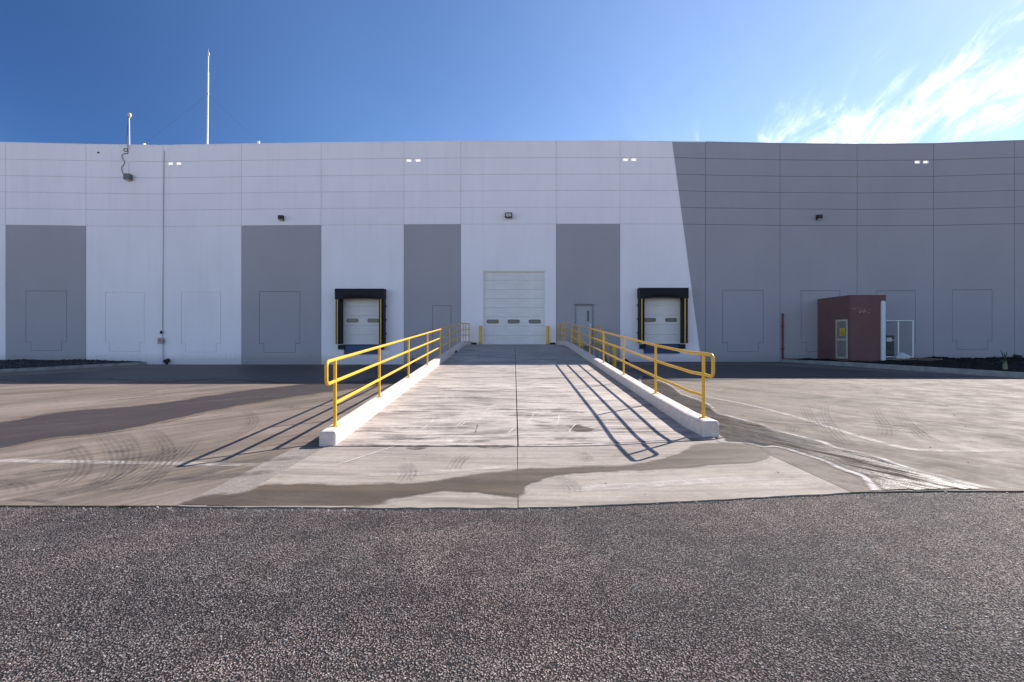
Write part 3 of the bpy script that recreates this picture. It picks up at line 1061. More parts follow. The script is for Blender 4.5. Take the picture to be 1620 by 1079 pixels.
def cell(name, x0, x1, y0, y1, m, front, depth, holes=(), grooves=(), gap=0.34, gw=0.60, xmap=None, gaps=(1, 1, 1, 1), parent=ware):
    """one facade panel (pixel outline on the wall plane) with openings left out and knock-out grooves cut in; gaps: left right top bottom"""
    xa, xb, ya, yb = x0 + gap * gaps[0], x1 - gap * gaps[1], y0 + gap * gaps[2], y1 - gap * gaps[3]
    xs_, ys_ = {xa, xb}, {ya, yb}
    for (a, b_, c, d_) in holes:
        xs_ |= {a, c}
        ys_ |= {b_, d_}
    for gl in grooves:
        for (a, b_) in gl:
            xs_ |= {a - gw / 2, a + gw / 2}
            ys_ |= {b_ - gw / 2, b_ + gw / 2}
    xs_ = sorted(v for v in xs_ if xa <= v <= xb)
    ys_ = sorted(v for v in ys_ if ya <= v <= yb)

    def drop(cx, cy):
        for (a, b_, c, d_) in holes:
            if a < cx < c and b_ < cy < d_:
                return True
        for gl in grooves:
            for (p, q) in zip(gl, gl[1:]):
                if min(p[0], q[0]) - gw / 2 <= cx <= max(p[0], q[0]) + gw / 2 and min(p[1], q[1]) - gw / 2 <= cy <= max(p[1], q[1]) + gw / 2:
                    return True
        return False
    nx, ny = len(xs_) - 1, len(ys_) - 1
    K = [[not drop((xs_[i] + xs_[i + 1]) / 2, (ys_[j] + ys_[j + 1]) / 2) for i in range(nx)] for j in range(ny)]

    def P(i, j, back):
        px, py = xs_[i], ys_[j]
        if xmap:
            px = xmap(px, py)
        return (wx(px), front + (depth if back else 0), wz(px, py))
    mb = MB()
    cache = {}

    def V(i, j, back):
        k = (i, j, back)
        if k not in cache:
            cache[k] = len(mb.v)
            mb.v.append(P(i, j, back))
        return cache[k]

    def F(*ids):
        mb.f.append(ids)
        mb.s.append(False)
    for j in range(ny):
        for i in range(nx):
            if not K[j][i]:
                continue
            F(V(i, j, 0), V(i, j + 1, 0), V(i + 1, j + 1, 0), V(i + 1, j, 0))
            if i == 0 or not K[j][i - 1]:
                F(V(i, j, 0), V(i, j, 1), V(i, j + 1, 1), V(i, j + 1, 0))
            if i == nx - 1 or not K[j][i + 1]:
                F(V(i + 1, j, 0), V(i + 1, j + 1, 0), V(i + 1, j + 1, 1), V(i + 1, j, 1))
            if j == 0 or not K[j - 1][i]:
                F(V(i, j, 0), V(i + 1, j, 0), V(i + 1, j, 1), V(i, j, 1))
            if j == ny - 1 or not K[j + 1][i]:
                F(V(i, j + 1, 0), V(i, j + 1, 1), V(i + 1, j + 1, 1), V(i + 1, j + 1, 0))
    return mb.build(name, m, parent, (0, 0, 0), fix=False)


def tee(x1, x2, y1, y2, y3, step):
    return [(x1, y1), (x2, y1), (x2, y2), (x2 - step, y2), (x2 - step, y3), (x1 + step, y3), (x1 + step, y2), (x1, y2), (x1, y1)]


SEAMS = [-340, -220, -110, 9, 136, 258, 382, 508, 639, 729, 880, 981, 1116, 1234, 1356, 1477, 1605, 1730, 1850, 1970]
ROWS = [223.6, 249.8, 276, 302, 328.2, 354.6, 582]
DL, DR = 573.0, 1046.1
DOCK_W = 32.8
holes = {
    508: [(DL - DOCK_W, 468.6, DL + DOCK_W, 545)],
    729: [(764, 428.3, 862.7, 545)],
    880: [(909.7, 482.5, 938.6, 545)],
    981: [(DR - DOCK_W, 467.2, DR + DOCK_W, 544)],
}
grooves = {
    9: [tee(41, 105.5, 459.5, 541, 554.5, 8)],
    136: [tee(167, 228, 461, 542, 556, 6.5)],
    258: [tee(287, 349, 461, 543, 557, 7)],
    382: [tee(410.5, 474.5, 460.5, 543.5, 557.5, 7)],
    639: [[(684.5, 560), (684.5, 483.3), (713.5, 483.3), (713.5, 560)]],
    1116: [tee(1143.3, 1207.6, 458.7, 542, 556.3, 8)],
    1234: [tee(1267.5, 1329, 458.9, 542, 556, 8)],
    1356: [tee(1387, 1448.3, 458.9, 542, 554, 8)],
    1477: [tee(1506.5, 1569.5, 458, 539.5, 553, 7.5)],
    1605: [tee(1637, 1700, 458, 539.5, 553, 7.5)],
}
scup = {258: [(265.3, 273.6), (278.4, 286.6)], 639: [(642.6, 651.0), (657.0, 665.3)], 981: [(985.6, 994.0), (998.6, 1007.0)], 1356: [(1447.0, 1455.8), (1460.2, 1469.0)]}
SCY = (250.5, 255.2)

for xl, xr in zip(SEAMS, SEAMS[1:]):
    dark_low = xl in (9, 382, 639, 880)
    right = xl >= 1116
    sc_h = [(a, SCY[0], c, SCY[1]) for a, c in scup.get(xl, [])]
    for j, (ya, yb) in enumerate(zip(ROWS, ROWS[1:])):
        low = j == 5
        hs = list(holes.get(xl, [])) if low else (sc_h if j == 1 else [])
        gs = grooves.get(xl, []) if low else []
        mt = M['grey'] if right else (M['charcoal'] if (low and dark_low) else M['white'])
        gp = (1, 1, 0 if j == 0 else 1, 0 if low else 1)
        if xl == 981:
            cell('wall_panel', xl, xr, ya, yb, M['white'], 0, 0.03, hs, gs, xmap=lambda a, b_, e=xr - 0.38 * 0: slant(b_) if a > 1100 else a, gaps=(1, 0, gp[2], gp[3]))
            cell('wall_panel', slant(ya), xr, ya, yb, M['grey'], 0, 0.03, (), (), xmap=lambda a, b_: slant(b_) if a < 1114 else a, gaps=(0, 1, gp[2], gp[3]))
        else:
            cell('wall_panel', xl, xr, ya, yb, mt, 0, 0.03, hs, gs, gaps=gp)
    # backing seen at the bottom of the reveals
    hs = list(holes.get(xl, [])) + sc_h
    if right:
        cell('wall_backing', xl, xr, 223.6, 582, M['joint_dark'], 0.026, 0.05, hs, (), gap=0)
    elif xl == 981:
        cell('wall_backing', xl, xr, 223.6, 354.6, M['joint_light'], 0.026, 0.05, sc_h, (), gap=0, xmap=lambda a, b_: slant(b_) if a > 1100 else a)
        cell('wall_backing', xl, xr, 354.6, 582, M['joint_light'], 0.026, 0.2, holes.get(xl, []), (), gap=0, xmap=lambda a, b_: slant(b_) if a > 1100 else a)
        cell('wall_backing', slant(223.6), xr, 223.6, 582, M['joint_dark'], 0.026, 0.05, (), (), gap=0, xmap=lambda a, b_: slant(b_) if a < 1114 else a)
    else:
        cell('wall_backing', xl, xr, 223.6, 354.6, M['joint_light'], 0.026, 0.05, sc_h, (), gap=0)
        cell('wall_backing', xl, xr, 354.6, 582, M['joint_dark'] if dark_low else M['joint_light'], 0.026, 0.2, holes.get(xl, []), (), gap=0)
    # coping
    mb = MB()
    a, b_ = wx(xl), wx(xr)
    za, zb = wz(xl, 223.6), wz(xr, 223.6)
    mb.add([(a, -0.012, za - .02), (b_, -0.012, zb - .02), (b_, 0.24, zb - .02), (a, 0.24, za - .02), (a, -0.012, za + .03), (b_, -0.012, zb + .03), (b_, 0.24, zb + .03), (a, 0.24, za + .03)],
           [(3, 2, 1, 0), (4, 5, 6, 7), (0, 1, 5, 4), (1, 2, 6, 5), (2, 3, 7, 6), (3, 0, 4, 7)])
    mb.build('coping', M['grey'] if right else M['white'], ware)
# parapet openings: sheet-metal sleeve with an added backlit pane to look bright
for xl, lst in scup.items():
    for a, c in lst:
        x0, x1 = wx(a), wx(c)
        cx = (a + c) / 2
        z1, z0 = wz(cx, SCY[0]), wz(cx, SCY[1])
        mb = MB()
        th = 0.008
        for bx in ((x0 + .001, x0 + th, z0 + .001, z1 - .001), (x1 - th, x1 - .001, z0 + .001, z1 - .001), (x0 + th, x1 - th, z0 + .001, z0 + th), (x0 + th, x1 - th, z1 - th, z1 - .001)):
            mb.box(bx[0], bx[1], -0.004, 0.078, bx[2], bx[3])
        s = mb.build('scupper', M['white_enamel'], ware)
        lb = MB()
        lb.box(x0 + th, x1 - th, 0.070, 0.077, z0 + th, z1 - th)
        lb.build('lens', M['acrylic'], s)  # added pane, lit from behind by the sun to whiten the opening
# roof and the other walls
XL, XR = wx(-340), wx(1970)
mb = MB()
mb.box(XL, XR, 0.24, 42, 11.1, 11.3)
mb.build('roof', M['roof'], ware)
mb = MB()
mb.box(XL, XL + .2, 0.24, 42, -.3, 11.098)
mb.box(XR - .2, XR, 0.24, 42, -.3, 11.098)
mb.box(XL + .2, XR - .2, 41.8, 42, -.3, 11.098)
mb.build('wall', M['white'], ware)


def sectional_door(x0, x1, z0, z1, nsec, wins, sec_win, y=0.13):
    """overhead door made of ribbed sections with slot windows; x, z in metres on the wall plane"""
    ch = (z1 - z0) / nsec
    first = None
    bk = MB()
    bk.box(x0 - .12, x1 + .12, y + .065, y + .10, z0 - .1, z1 + .12)
    root = bk.build('overhead_door', M['door'], ware)
    sh = MB()
    nr = 4
    prof = [(0.0, 0.030), (0.010, 0.006)]
    for q in range(nr):
        a = q / nr
        b_ = (q + 1) / nr
        prof += [(ch * a + (0.012 if q == 0 else 0.010), 0.0), (ch * b_ - 0.012, 0.0)]
        if q < nr - 1:
            prof += [(ch * b_ - 0.008, 0.012), (ch * b_ + 0.005, 0.012)]
    prof += [(ch - 0.006, 0.014), (ch, 0.030)]
    vs = []
    for zz, dy in prof:
        vs += [(x0, y + dy, zz), (x1, y + dy, zz)]
    fs = [(2 * i, 2 * i + 1, 2 * i + 3, 2 * i + 2) for i in range(len(prof) - 1)]
    sh.add(vs, fs)
    for i in range(nsec):
        if i == 0:
            first = sh.build('door_section', M['door'], root, (0, 0, z0))
        else:
            s = first.copy()
            COL.objects.link(s)
            s.location = (0, 0, z0 + ch * i)
    zc = z0 + ch * (sec_win + 0.5)
    for (a, b_) in wins:
        hh = 0.085
        pts = []
        for sx_, c0 in ((1, b_ - hh), (-1, a + hh)):
            for k in range(7):
                th = -math.pi / 2 + math.pi * k / 6
                if sx_ > 0:
                    pts.append((c0 + hh * math.cos(th), zc + hh * math.sin(th)))
                else:
                    pts.append((c0 - hh * math.cos(th), zc - hh * math.sin(th)))
        fr = MB()
        fr.prism([(p[0] + (0.03 if p[0] > (a + b_) / 2 else -0.03), zc + (p[1] - zc) * 1.3) for p in pts], 'y', y - 0.012, y + 0.01)
        fr.build('window_frame', M['black'], root)
        gl = MB()
        gl.prism(pts, 'y', y - 0.015, y - 0.008)
        gl.build('window_pane', M['glass_win'], root)
    return root


M['glass_win'] = plain('smoky_slot_glazing', (0.10, 0.10, 0.095), 0.15, var=0.15)
FZ = wz(800, 545)
sectional_door(wx(764), wx(862.7), FZ, wz(813, 428.3), 8, [(wx(770.4), wx(788.2)), (wx(803.9), wx(821.6)), (wx(837.2), wx(855))], 2.45 and 2)
for c_, top in ((DL, 468.6), (DR, 467.2)):
    sectional_door(wx(c_ - DOCK_W), wx(c_ + DOCK_W), FZ, wz(c_, top), 5, [(wx(c_ - 25), wx(c_ - 8)), (wx(c_ + 8), wx(c_ + 25))], 2)
# jamb channels of the big door
mb = MB()
mb.box(wx(764) - .002, wx(764) + .05, 0.03, .128, FZ, wz(813, 428.3) - .05)
mb.box(wx(862.7) - .05, wx(862.7) + .002, 0.03, .128, FZ, wz(813, 428.3) - .05)
mb.box(wx(764) - .002, wx(862.7) + .002, 0.03, .128, wz(813, 428.3) - .05, wz(813, 428.3) + .002)
mb.build('door_frame', M['white_enamel'], ware)
# personnel door
x0, x1, z0, z1 = wx(909.7), wx(938.6), FZ, wz(924, 482.5)
mb = MB()
mb.box(x0 - .03, x0 + .06, -.015, .10, z0, z1 + .03)
mb.box(x1 - .06, x1 + .03, -.015, .10, z0, z1 + .03)
mb.box(x0 + .06, x1 - .06, -.015, .10, z1 - .06, z1 + .03)
mb.box(x0 - .05, x1 + .05, -.10, -.015, z1 + .035, z1 + .06)
fr = mb.build('door_frame', M['frame_grey'], ware, bevel=0.004)
mb = MB()
mb.box(x0 + .063, x1 - .063, .03, .075, z0 + .01, z1 - .063)
dr = mb.build('personnel_door', M['door_grey'], ware, bevel=0.004)
dw = x1 - x0
mb = MB()
a, b_ = wx(929), wx(931.9)
za, zb = wz(930, 508), wz(930, 492)
mb.box(a - .02, b_ + .02, .018, .03, za - .02, zb + .02)
mb.build('window_frame', M['frame_grey'], dr)
mb = MB()
mb.box(a, b_, .012, .018, za, zb)
mb.build('window_pane', M['glass_dark'], dr)
mb = MB()
hz_ = wz(934, 515.5)
mb.box(wx(933), wx(935.4), .015, .03, hz_ - .12, hz_ + .12)
mb.tube([(wx(934.2), .02, hz_), (wx(934.2), -.04, hz_), (wx(931.8), -.045, hz_ - .02)], .012, 8)
mb.build('handle', M['steel'], dr)
for zz in (z0 + .25, z0 + 1.1, z1 - .35):
    mb = MB()
    mb.tube([(x0 + .062, .025, zz - .06), (x0 + .062, .025, zz + .06)], .012, 8)
    mb.build('hinge', M['steel'], dr)


# ------------------------------------------------------------------ dock shelters and levellers
def make_dock():
    root = empty('dock_shelter', (0, D, FZ))
    hw, pw, dp = 1.375, 0.27, 0.45
    zb, zh, zt = 0.03, 2.63, 3.20
    for s in (-1, 1):
        a, b_ = (-hw, -hw + pw) if s < 0 else (hw - pw, hw)
        mb = MB()
        n = 13
        for k in range(n):                       # pleated wear sleeves
            z0_ = zb + (zh + .10 - zb) * k / n
            z1_ = zb + (zh + .10 - zb) * (k + 1) / n
            e = 0.012
            mb.add([(a, -.002, z0_), (b_, -.002, z0_), (b_, -.002, z1_), (a, -.002, z1_),
                    (a, -dp + .03, z0_), (b_, -dp + .03, z0_), (b_ + e * (s < 0) * 0, -dp, z0_ + .02), (a, -dp, z0_ + .02),
                    (b_, -dp - .02, z1_ - .01), (a, -dp - .02, z1_ - .01), (b_, -dp + .03, z1_), (a, -dp + .03, z1_)],
                   [(4, 5, 6, 7), (7, 6, 8, 9), (9, 8, 10, 11), (0, 4, 7, 9, 11, 3), (1, 2, 10, 8, 6, 5)] + ([(0, 1, 5, 4)] if k == 0 else []) + ([(3, 11, 10, 2)] if k == n - 1 else []))
        p = mb.build('side_pad', M['black_vinyl'], root)
        st = MB()
        c = (a + b_) / 2 + (-0.03 if s < 0 else -0.03)
        st.box(c - .036, c + .036, -dp - .034, -dp - .022, zb + .02, zh - .01)
        for k in range(1, 12):
            zz = zb + .02 + (zh - zb) * k / 12
            st.box(c - .040, c + .040, -dp - .037, -dp - .020, zz - .012, zz + .012)
        st.build('guide_stripe', M['stripe'], p)
        br = MB()
        for zz in (.6, 1.4, 2.2):
            xx = s * (hw + .001)
            br.box(min(xx, xx + s * .06), max(xx, xx + s * .06), -.12, -.02, zz, zz + .07)
        br.build('bracket', M['black'], p)
    # sagging head curtain
    mb = MB()
    nx, nz = 36, 8
    vs, fs = [], []
    for j in range(nz + 1):
        for i in range(nx + 1):
            u, v = i / nx, j / nz
            x = -hw - .03 + (2 * hw + .06) * u
            sag = 0.05 * math.sin(math.pi * u) * (1 - v)
            z = zh + (zt - zh) * v - .04 * (1 - v) * abs(math.cos(math.pi * u)) ** 4 + sag * 0.3
            wr = 0.020 * math.sin(7 * v + 9 * abs(u - .5)) * (1 - v) + 0.012 * math.sin(31 * u + 4 * v) * math.sin(math.pi * v)
            fold = 0.035 * math.exp(-((u - .5) ** 2 * 6)) * math.sin(2.5 * math.pi * (1 - v) + 6 * (u - .5) ** 2)
            y = -dp - .05 - .012 * math.sin(math.pi * v) + .6 * wr + .7 * fold * (1 - v) ** .5
            vs.append((x, y, z))
    for j in range(nz):
        for i in range(nx):
            a = j * (nx + 1) + i
            fs.append((a, a + 1, a + nx + 2, a + nx + 1))
    mb.add(vs, fs, True)
    top = [nz * (nx + 1) + i for i in range(nx + 1)]
    b0 = len(mb.v)
    mb.add([(vs[i][0], -.002, zt + .01) for i in top], [])
    for k in range(nx):
        mb.f.append((top[k], top[k + 1], b0 + k + 1, b0 + k))
        mb.s.append(False)
    mb.box(-hw - .025, -hw - .02, -dp - .04, -.003, zh + .02, zt)
    mb.box(hw + .02, hw + .025, -dp - .04, -.003, zh + .02, zt)
    mb.build('head_curtain', M['black_vinyl'], root, fix=False)
    mb = MB()
    mb.box(-hw - .01, hw + .01, -dp + .02, -.003, zh + .22, zt - .02)
    mb.build('head_pad', M['black'], root)
    return root


dk = make_dock()
dk.location = (-8.72, D, FZ)
tag(dk, 'black dock shelter with yellow guide stripes on the white wall left of the ramp', 'dock shelter', 'dock shelters round the two dock doors')
d2 = copy_tree(dk)
d2.location = (8.69, D, FZ + 0.05)
tag(d2, 'black dock shelter with yellow guide stripes beside the slanted paint edge right of the ramp', 'dock shelter', 'dock shelters round the two dock doors')


def make_leveller():
    root = empty('dock_leveler', (0, D, 0))
    mb = MB()
    mb.box(-1.03, 1.03, -.10, -.002, .62, FZ - .03)
    mb.build('pit_plate', M['blue'], root, bevel=0.01)
    mb = MB()
    mb.box(-1.02, 1.02, -.16, -.102, FZ - .34, FZ - .035)
    mb.build('hinged_lip', M['blue'], root, bevel=0.012)
    mb = MB()
    mb.box(-1.04, 1.04, -.18, .1, FZ - .03, FZ)
    mb.build('deck_plate', M['rubber'], root, bevel=0.005)
    mb = MB()
    mb.box(-1.04, 1.04, -.14, -.102, .60, .66)
    mb.build('bottom_angle', M['blue'], root, bevel=0.004)
    for s in (-1, 1):
        mb = MB()
        for k in range(6):
            mb.box(s * 1.14 - .18 + k * .06, s * 1.14 - .18 + k * .06 + .055, -.27, -.19, FZ - .285, FZ - .03)
        mb.box(s * 1.14 - .185, s * 1.14 + .185, -.19, -.165, FZ - .29, FZ - .02)
        mb.build('bumper', M['rubber'], root, bevel=0.008)
    return root


lv = make_leveller()
lv.location = (-8.72, D, 0)
tag(lv, 'blue dock leveler with black rubber bumpers under the left dock shelter', 'dock leveler', 'dock levelers under the dock doors')
l2 = copy_tree(lv)
l2.location = (8.69, D, 0.04)
tag(l2, 'blue dock leveler with black rubber bumpers under the right dock shelter', 'dock leveler', 'dock levelers under the dock doors')


# ------------------------------------------------------------------ bollards
def bollard(x, y, z, h, r, label):
    mb = MB()
    mb.lathe([(r, 0), (r, h - r * .6), (r * .92, h - r * .25), (r * .6, h - .02), (0.001, h)], seg=18)
    root = mb.build('bollard', M['yellow'], None, (x, y, z))
    tag(root, label, 'bollard', 'round topped yellow bollards')
    c = MB()
    c.lathe([(r * 1.25, 0.0), (r * 1.2, .015), (r * 1.02, .03)], seg=18)
    c.build('base_ring', M['kerb_grey'], root)
    return root


bx_z = 1.163
bollard((760.3 - 810) * 26.1 / FP, 26.1, bx_z - .01, 1.10, .095, 'yellow bollard at the left jamb of the big ramp door')
bollard((866.5 - 810) * 26.1 / FP, 26.1, bx_z - .01, 1.10, .095, 'yellow bollard at the right jamb of the big ramp door')
bollard(4.93, 21.95, gz(4.9) - .02, 1.12, .10, 'yellow bollard on the yard at the foot of the steel stairs')

# ------------------------------------------------------------------ steel stairs to the personnel door
SX0, SX1 = 3.52, 4.76
YT = 24.35
st = empty('staircase', (4.14, 24.3, gz(4.1)))
tag(st, 'grey steel stairs with landing leading up to the grey personnel door', 'stairs')
O = st.location
mb = MB()
mb.box(SX0, SX1, YT, D - .005, FZ - .07, FZ - .02)
mb.v = [tuple(Vector(p) - O) for p in mb.v]
mb.build('landing', M['tread'], st, bevel=0.006)
nst = 6
rise = (FZ - .02 - gz(4.1)) / (nst + 1)
for k in range(nst):
    mb = MB()
    zt = FZ - .02 - rise * (k + 1)
    yk = YT - 0.30 * (k + 1)
    mb.box(SX0 + .03, SX1 - .03, yk, yk + .285, zt - .035, zt)
    mb.box(SX0 + .03, SX1 - .03, yk - .012, yk - .002, zt - .05, zt + .003)
    mb.v = [tuple(Vector(p) - O) for p in mb.v]
    mb.build('step', M['tread'], st, bevel=0.003)
for xx in (SX0, SX1):
    mb = MB()
    zz = FZ - .02
    sl = rise / .30
    yb_ = YT - .30 * (nst + .6)
    pts = [(YT + .02, zz + .03), (YT + .02, zz - .22), (YT - .05, zz - .22), (yb_, gz(4.1) - .0), (yb_ - .28, gz(4.1) - 0.0), (yb_ - .25, gz(4.1) + .12), (YT - .25, zz + .03)]
    mb.prism(pts, 'x', xx - .012, xx + .012)
    mb.v = [tuple(Vector(p) - O) for p in mb.v]
    mb.build('stringer', M['steel'], st)
for xx in (SX0 + .06, SX1 - .06):
    for yy in (YT + .1, D - .3):
        mb = MB()
        mb.box(xx - .04, xx + .04, yy - .04, yy + .04, -.02, FZ - .07)
        mb.v = [tuple(Vector(p) - O) for p in mb.v]
        mb.build('support', M['steel'], st)


def stair_rail(xx, lab):
    root = empty('stair_handrail', (xx, YT, FZ))
    tag(root, lab, 'handrail', 'yellow handrails on the steel stairs')
    O = root.location
    zz = FZ - .02
    sl = rise / .30
    yb_ = YT - .30 * nst

    def z_at(y):
        return zz if y >= YT else zz - (YT - y) * sl
    r = .021
    for y in (26.36, 25.4, YT + .02, YT - .95, yb_ + .05):
        mb = MB()
        mb.tube([Vector((xx, y, z_at(y) - .03)) - O, Vector((xx, y, z_at(y) + 1.02)) - O], r, 10)
        mb.build('post', M['yellow'], root)
    for nm, h in (('lower_rail', .35), ('middle_rail', .68), ('top_rail', 1.02)):
        mb = MB()
        mb.tube([Vector((xx, y, z_at(y) + h)) - O for y in (26.36, 25.4, YT + .05, YT - .05, YT - .95, yb_ + .03)], r, 10)
        mb.build(nm, M['yellow'], root)
    kp = MB()
    kp.box(xx - .006 - O.x, xx + .006 - O.x, YT - O.y, 26.36 - O.y, .0, .10)
    kp.build('toe_board', M['yellow'], root)


stair_rail(SX0 + .0, 'yellow handrail on the left side of the steel stairs')
stair_rail(SX1 - .0, 'yellow handrail on the right side of the steel stairs')


# ------------------------------------------------------------------ lamps and boxes on the wall
def wall_pack(px, py, label):
    x, z = W(px, py, 26.3)
    root = empty('wall_light', (x, D, z))
    tag(root, label, 'wall lamp', 'small black wall lamps above the docks')
    mb = MB()
    mb.prism([(-.005, -.16), (-.22, -.06), (-.25, .02), (-.23, .15), (-.005, .17)], 'x', -.13, .13)
    mb.build('housing', M['black'], root, bevel=0.012)
    mb = MB()
    mb.add([(-.11, -.03, -.157), (.11, -.03, -.157), (.11, -.212, -.072), (-.11, -.212, -.072)], [(0, 1, 2, 3)])
    mb.build('lens', M['lens'], root, fix=False)
    return root


wall_pack(443.5, 344.5, 'small black wall lamp above the charcoal panel left of the left dock')
wall_pack(1297.5, 343.5, 'small black wall lamp on the mid grey wall above the maroon hut')
x, z = W(804.5, 340, 26.2)
fl = empty('floodlight', (x, D, z))
tag(fl, 'black rectangular floodlight on the white wall above the big ramp door', 'floodlight')
mb = MB()
mb.box(-.04, .04, -.12, -.002, .10, .20)
mb.box(-.03, .03, -.22, -.10, .13, .19)
mb.build('bracket', M['black'], fl, bevel=0.005)
mb = MB()
mb.box(-.21, .21, -.30, -.13, -.15, .145)
hs = mb.build('housing', M['black'], fl, bevel=0.02)
mb = MB()
mb.box(-.145, .145, -.312, -.302, -.09, .09)
mb.build('glass', M['lens'], fl, bevel=0.005)
mb = MB()
mb.lathe([(.05, -.04), (.05, .04)], (0, 0, 0), 12)
o = mb.build('bulb_shield', M['box_grey'], fl, (0, -.318, 0))
o.rotation_euler = (R(90), 0, R(90))
o.scale = (.35, .6, 1)

# conduit with a box low on the white wall
cd = empty('conduit', (wx(257.8), D, 0))
tag(cd, 'thin grey conduit running down the white wall from parapet to ground', 'conduit')
cxp = wx(257.8)
mb = MB()
mb.tube([(wx(260.3) - cxp, -.03, wz(259, 232)), (wx(259) - cxp, -.03, 8.0), (wx(258) - cxp, -.03, 4.2), (0, -.03, 1.2)], .014, 8)
mb.build('upper_pipe', M['conduit_grey'], cd)
mb = MB()
mb.tube([(0, -.03, 1.2), (0, -.03, -.05)], .022, 8)
mb.tube([(.12, -.02, 1.2), (.13, -.02, .3), (.15, -.02, .02)], .008, 6)
mb.build('lower_pipe', M['trunking'], cd)
x, z = W(256.3, 539, D)
jb = empty('junction_box', (x, D, z))
tag(jb, 'beige electrical box with a red dot low on the thin conduit', 'electrical box')
mb = MB()
mb.box(-.15, .15, -.16, -.05, -.17, .17)
mb.build('box', M['box_beige'], jb, bevel=0.02)
mb = MB()
mb.box(-.06, .06, -.168, -.161, -.02, .06)
mb.build('cover', M['red_dot'], jb)
mb = MB()
mb.box(.15, .19, -.13, -.08, -.06, .0)
mb.build('gland', M['black'], jb)
x, z = W(257.2, 525.5, D)
mb = MB()
mb.lathe([(.001, -.10), (.05, -.09), (.065, -.03), (.05, .04), (.025, .09), (.001, .1)], seg=10)
o = mb.build('bell', M['rubber'], None, (x, D - .11, z))
tag(o, 'small dark bell-shaped fitting on the conduit just above the beige box', 'fitting')


def outlet(px, py, Y, label, dirx=0.0):
    x, z = W(px, py, Y)
    root = empty('drain_outlet', (x, D, 0.0))
    tag(root, label, 'drain pipe', 'black pipe outlets at the foot of the wall')
    z = max(z, .2)
    mb = MB()
    mb.tube([(0, -.01, z + .02), (0, -.12, z + .02), (dirx * .1, -.20, z), (dirx * .16, -.28, z - .03)], .105, 14)
    mb.build('elbow', M['black'], root)
    mb = MB()
    mb.lathe([(.12, 0), (.12, .05), (.09, .05)], (0, 0, 0), 14)
    f_ = mb.build('collar', M['black'], root, (0, -.012, z + .02))
    f_.rotation_euler = (R(90), 0, 0)
    mb = MB()
    mb.box(-.05, .08, -.20, -.12, gz(x) - .02, z - .06)
    mb.build('stand', M['rubber'], root, bevel=0.01)


outlet(262.5, 571, 26.3, 'black pipe outlet at the foot of the wall beside the thin conduit')
outlet(653, 571, 26.3, 'black pipe outlet at the foot of the charcoal panel left of the ramp')
outlet(990, 571.5, 26.3, 'black pipe outlet at the foot of the white wall below the right dock', 0.5)
outlet(1611, 564.5, 26.3, 'black pipe outlet above the dark soil at the right end of the wall', 0.6)
x, z = W(659.5, 531, 26.4)
hn = empty('alarm_horn', (x, D, z))
tag(hn, 'small silver alarm horn low on the charcoal panel behind the left handrail', 'alarm horn')
mb = MB()
mb.lathe([(.02, 0), (.04, .06), (.10, .16), (.11, .17)], seg=14)
o = mb.build('bell_mouth', M['steel'], hn, (0, -.03, .02))
o.rotation_euler = (R(90), 0, 0)
mb = MB()
mb.box(-.14, .0, -.06, -.002, -.08, .04)
mb.build('bracket', M['black'], hn, bevel=.008)
x, z = W(156, 241.5, D)
mb = MB()
mb.lathe([(.001, 0), (.05, .0), (.05, .03), (.03, .06), (.001, .06)], seg=12)
o = mb.build('wall_plug', M['rubber'], None, (x, D - .001, z))
o.rotation_euler = (R(90), 0, 0)
tag(o, 'tiny dark pipe plug high on the white wall near the parapet', 'pipe plug')

# ------------------------------------------------------------------ masts on the roof
YM = 27.1


def WM(px, py):
    return W(px, py, YM)


x, zt = WM(329.4, 81)
xb, zb_ = WM(328.2, 230)
mast = empty('lightning_mast', (xb, YM, 11.3))
tag(mast, 'tall white lightning mast with guy wires on the warehouse roof', 'mast')
O = mast.location
z1 = WM(0, 114.5)[1]


def mp(px, py):
    a, b_ = WM(px, py)
    return Vector((a, YM, b_)) - O


mb = MB()
mb.tube([(0, 0, 0), mp(328.2, 230), mp(329.3, 114.5)], .043, 12)
mb.build('lower_tube', M['white_enamel'], mast)
mb = MB()
mb.tube([mp(329.3, 115), mp(329.6, 86)], .028, 10)
mb.build('upper_tube', M['white_enamel'], mast)
mb = MB()
c = mp(329.7, 85.5)
mb.lathe([(.028, -.12), (.065, -.06), (.065, .05), (.03, .1), (.012, .12), (.006, .32), (.001, .34)], c, 12)
mb.build('finial', M['amber'], mast)
mb = MB()
c = mp(329, 149)
mb.lathe([(.045, -.04), (.06, -.04), (.06, .04), (.045, .04)], c, 12)
mb.build('collar', M['steel'], mast)
for a in ((236, 231), (414.5, 227.5)):
    mb = MB()
    e = mp(*a)
    e.y = -.35
    mb.tube([c, c.lerp(e, .5) + Vector((0, 0, -.03)), e], .0042, 5)
    mb.build('guy_wire', M['cable'], mast)
    mb = MB()
    mb.box(e.x - .05, e.x + .05, e.y - .05, e.y + .05, e.z - .12, e.z)
    mb.build('wire_anchor', M['white_enamel'], mast)
xb, zb_ = WM(204.8, 231)
m2 = empty('sensor_mast', (xb, YM, 11.3))
tag(m2, 'short grey mast with a beige sensor head on the roof above the grey box', 'mast')
O = m2.location
mb = MB()
mb.tube([(0, 0, 0), mp(204.8, 231), mp(204.2, 186)], .03, 10)
mb.build('pole', M['trunking'], m2)
mb = MB()
c = mp(205, 182.5)
mb.lathe([(.03, -.14), (.08, -.08), (.1, .03), (.07, .12), (.001, .15)], c, 12)
mb.build('sensor_head', M['amber'], m2)
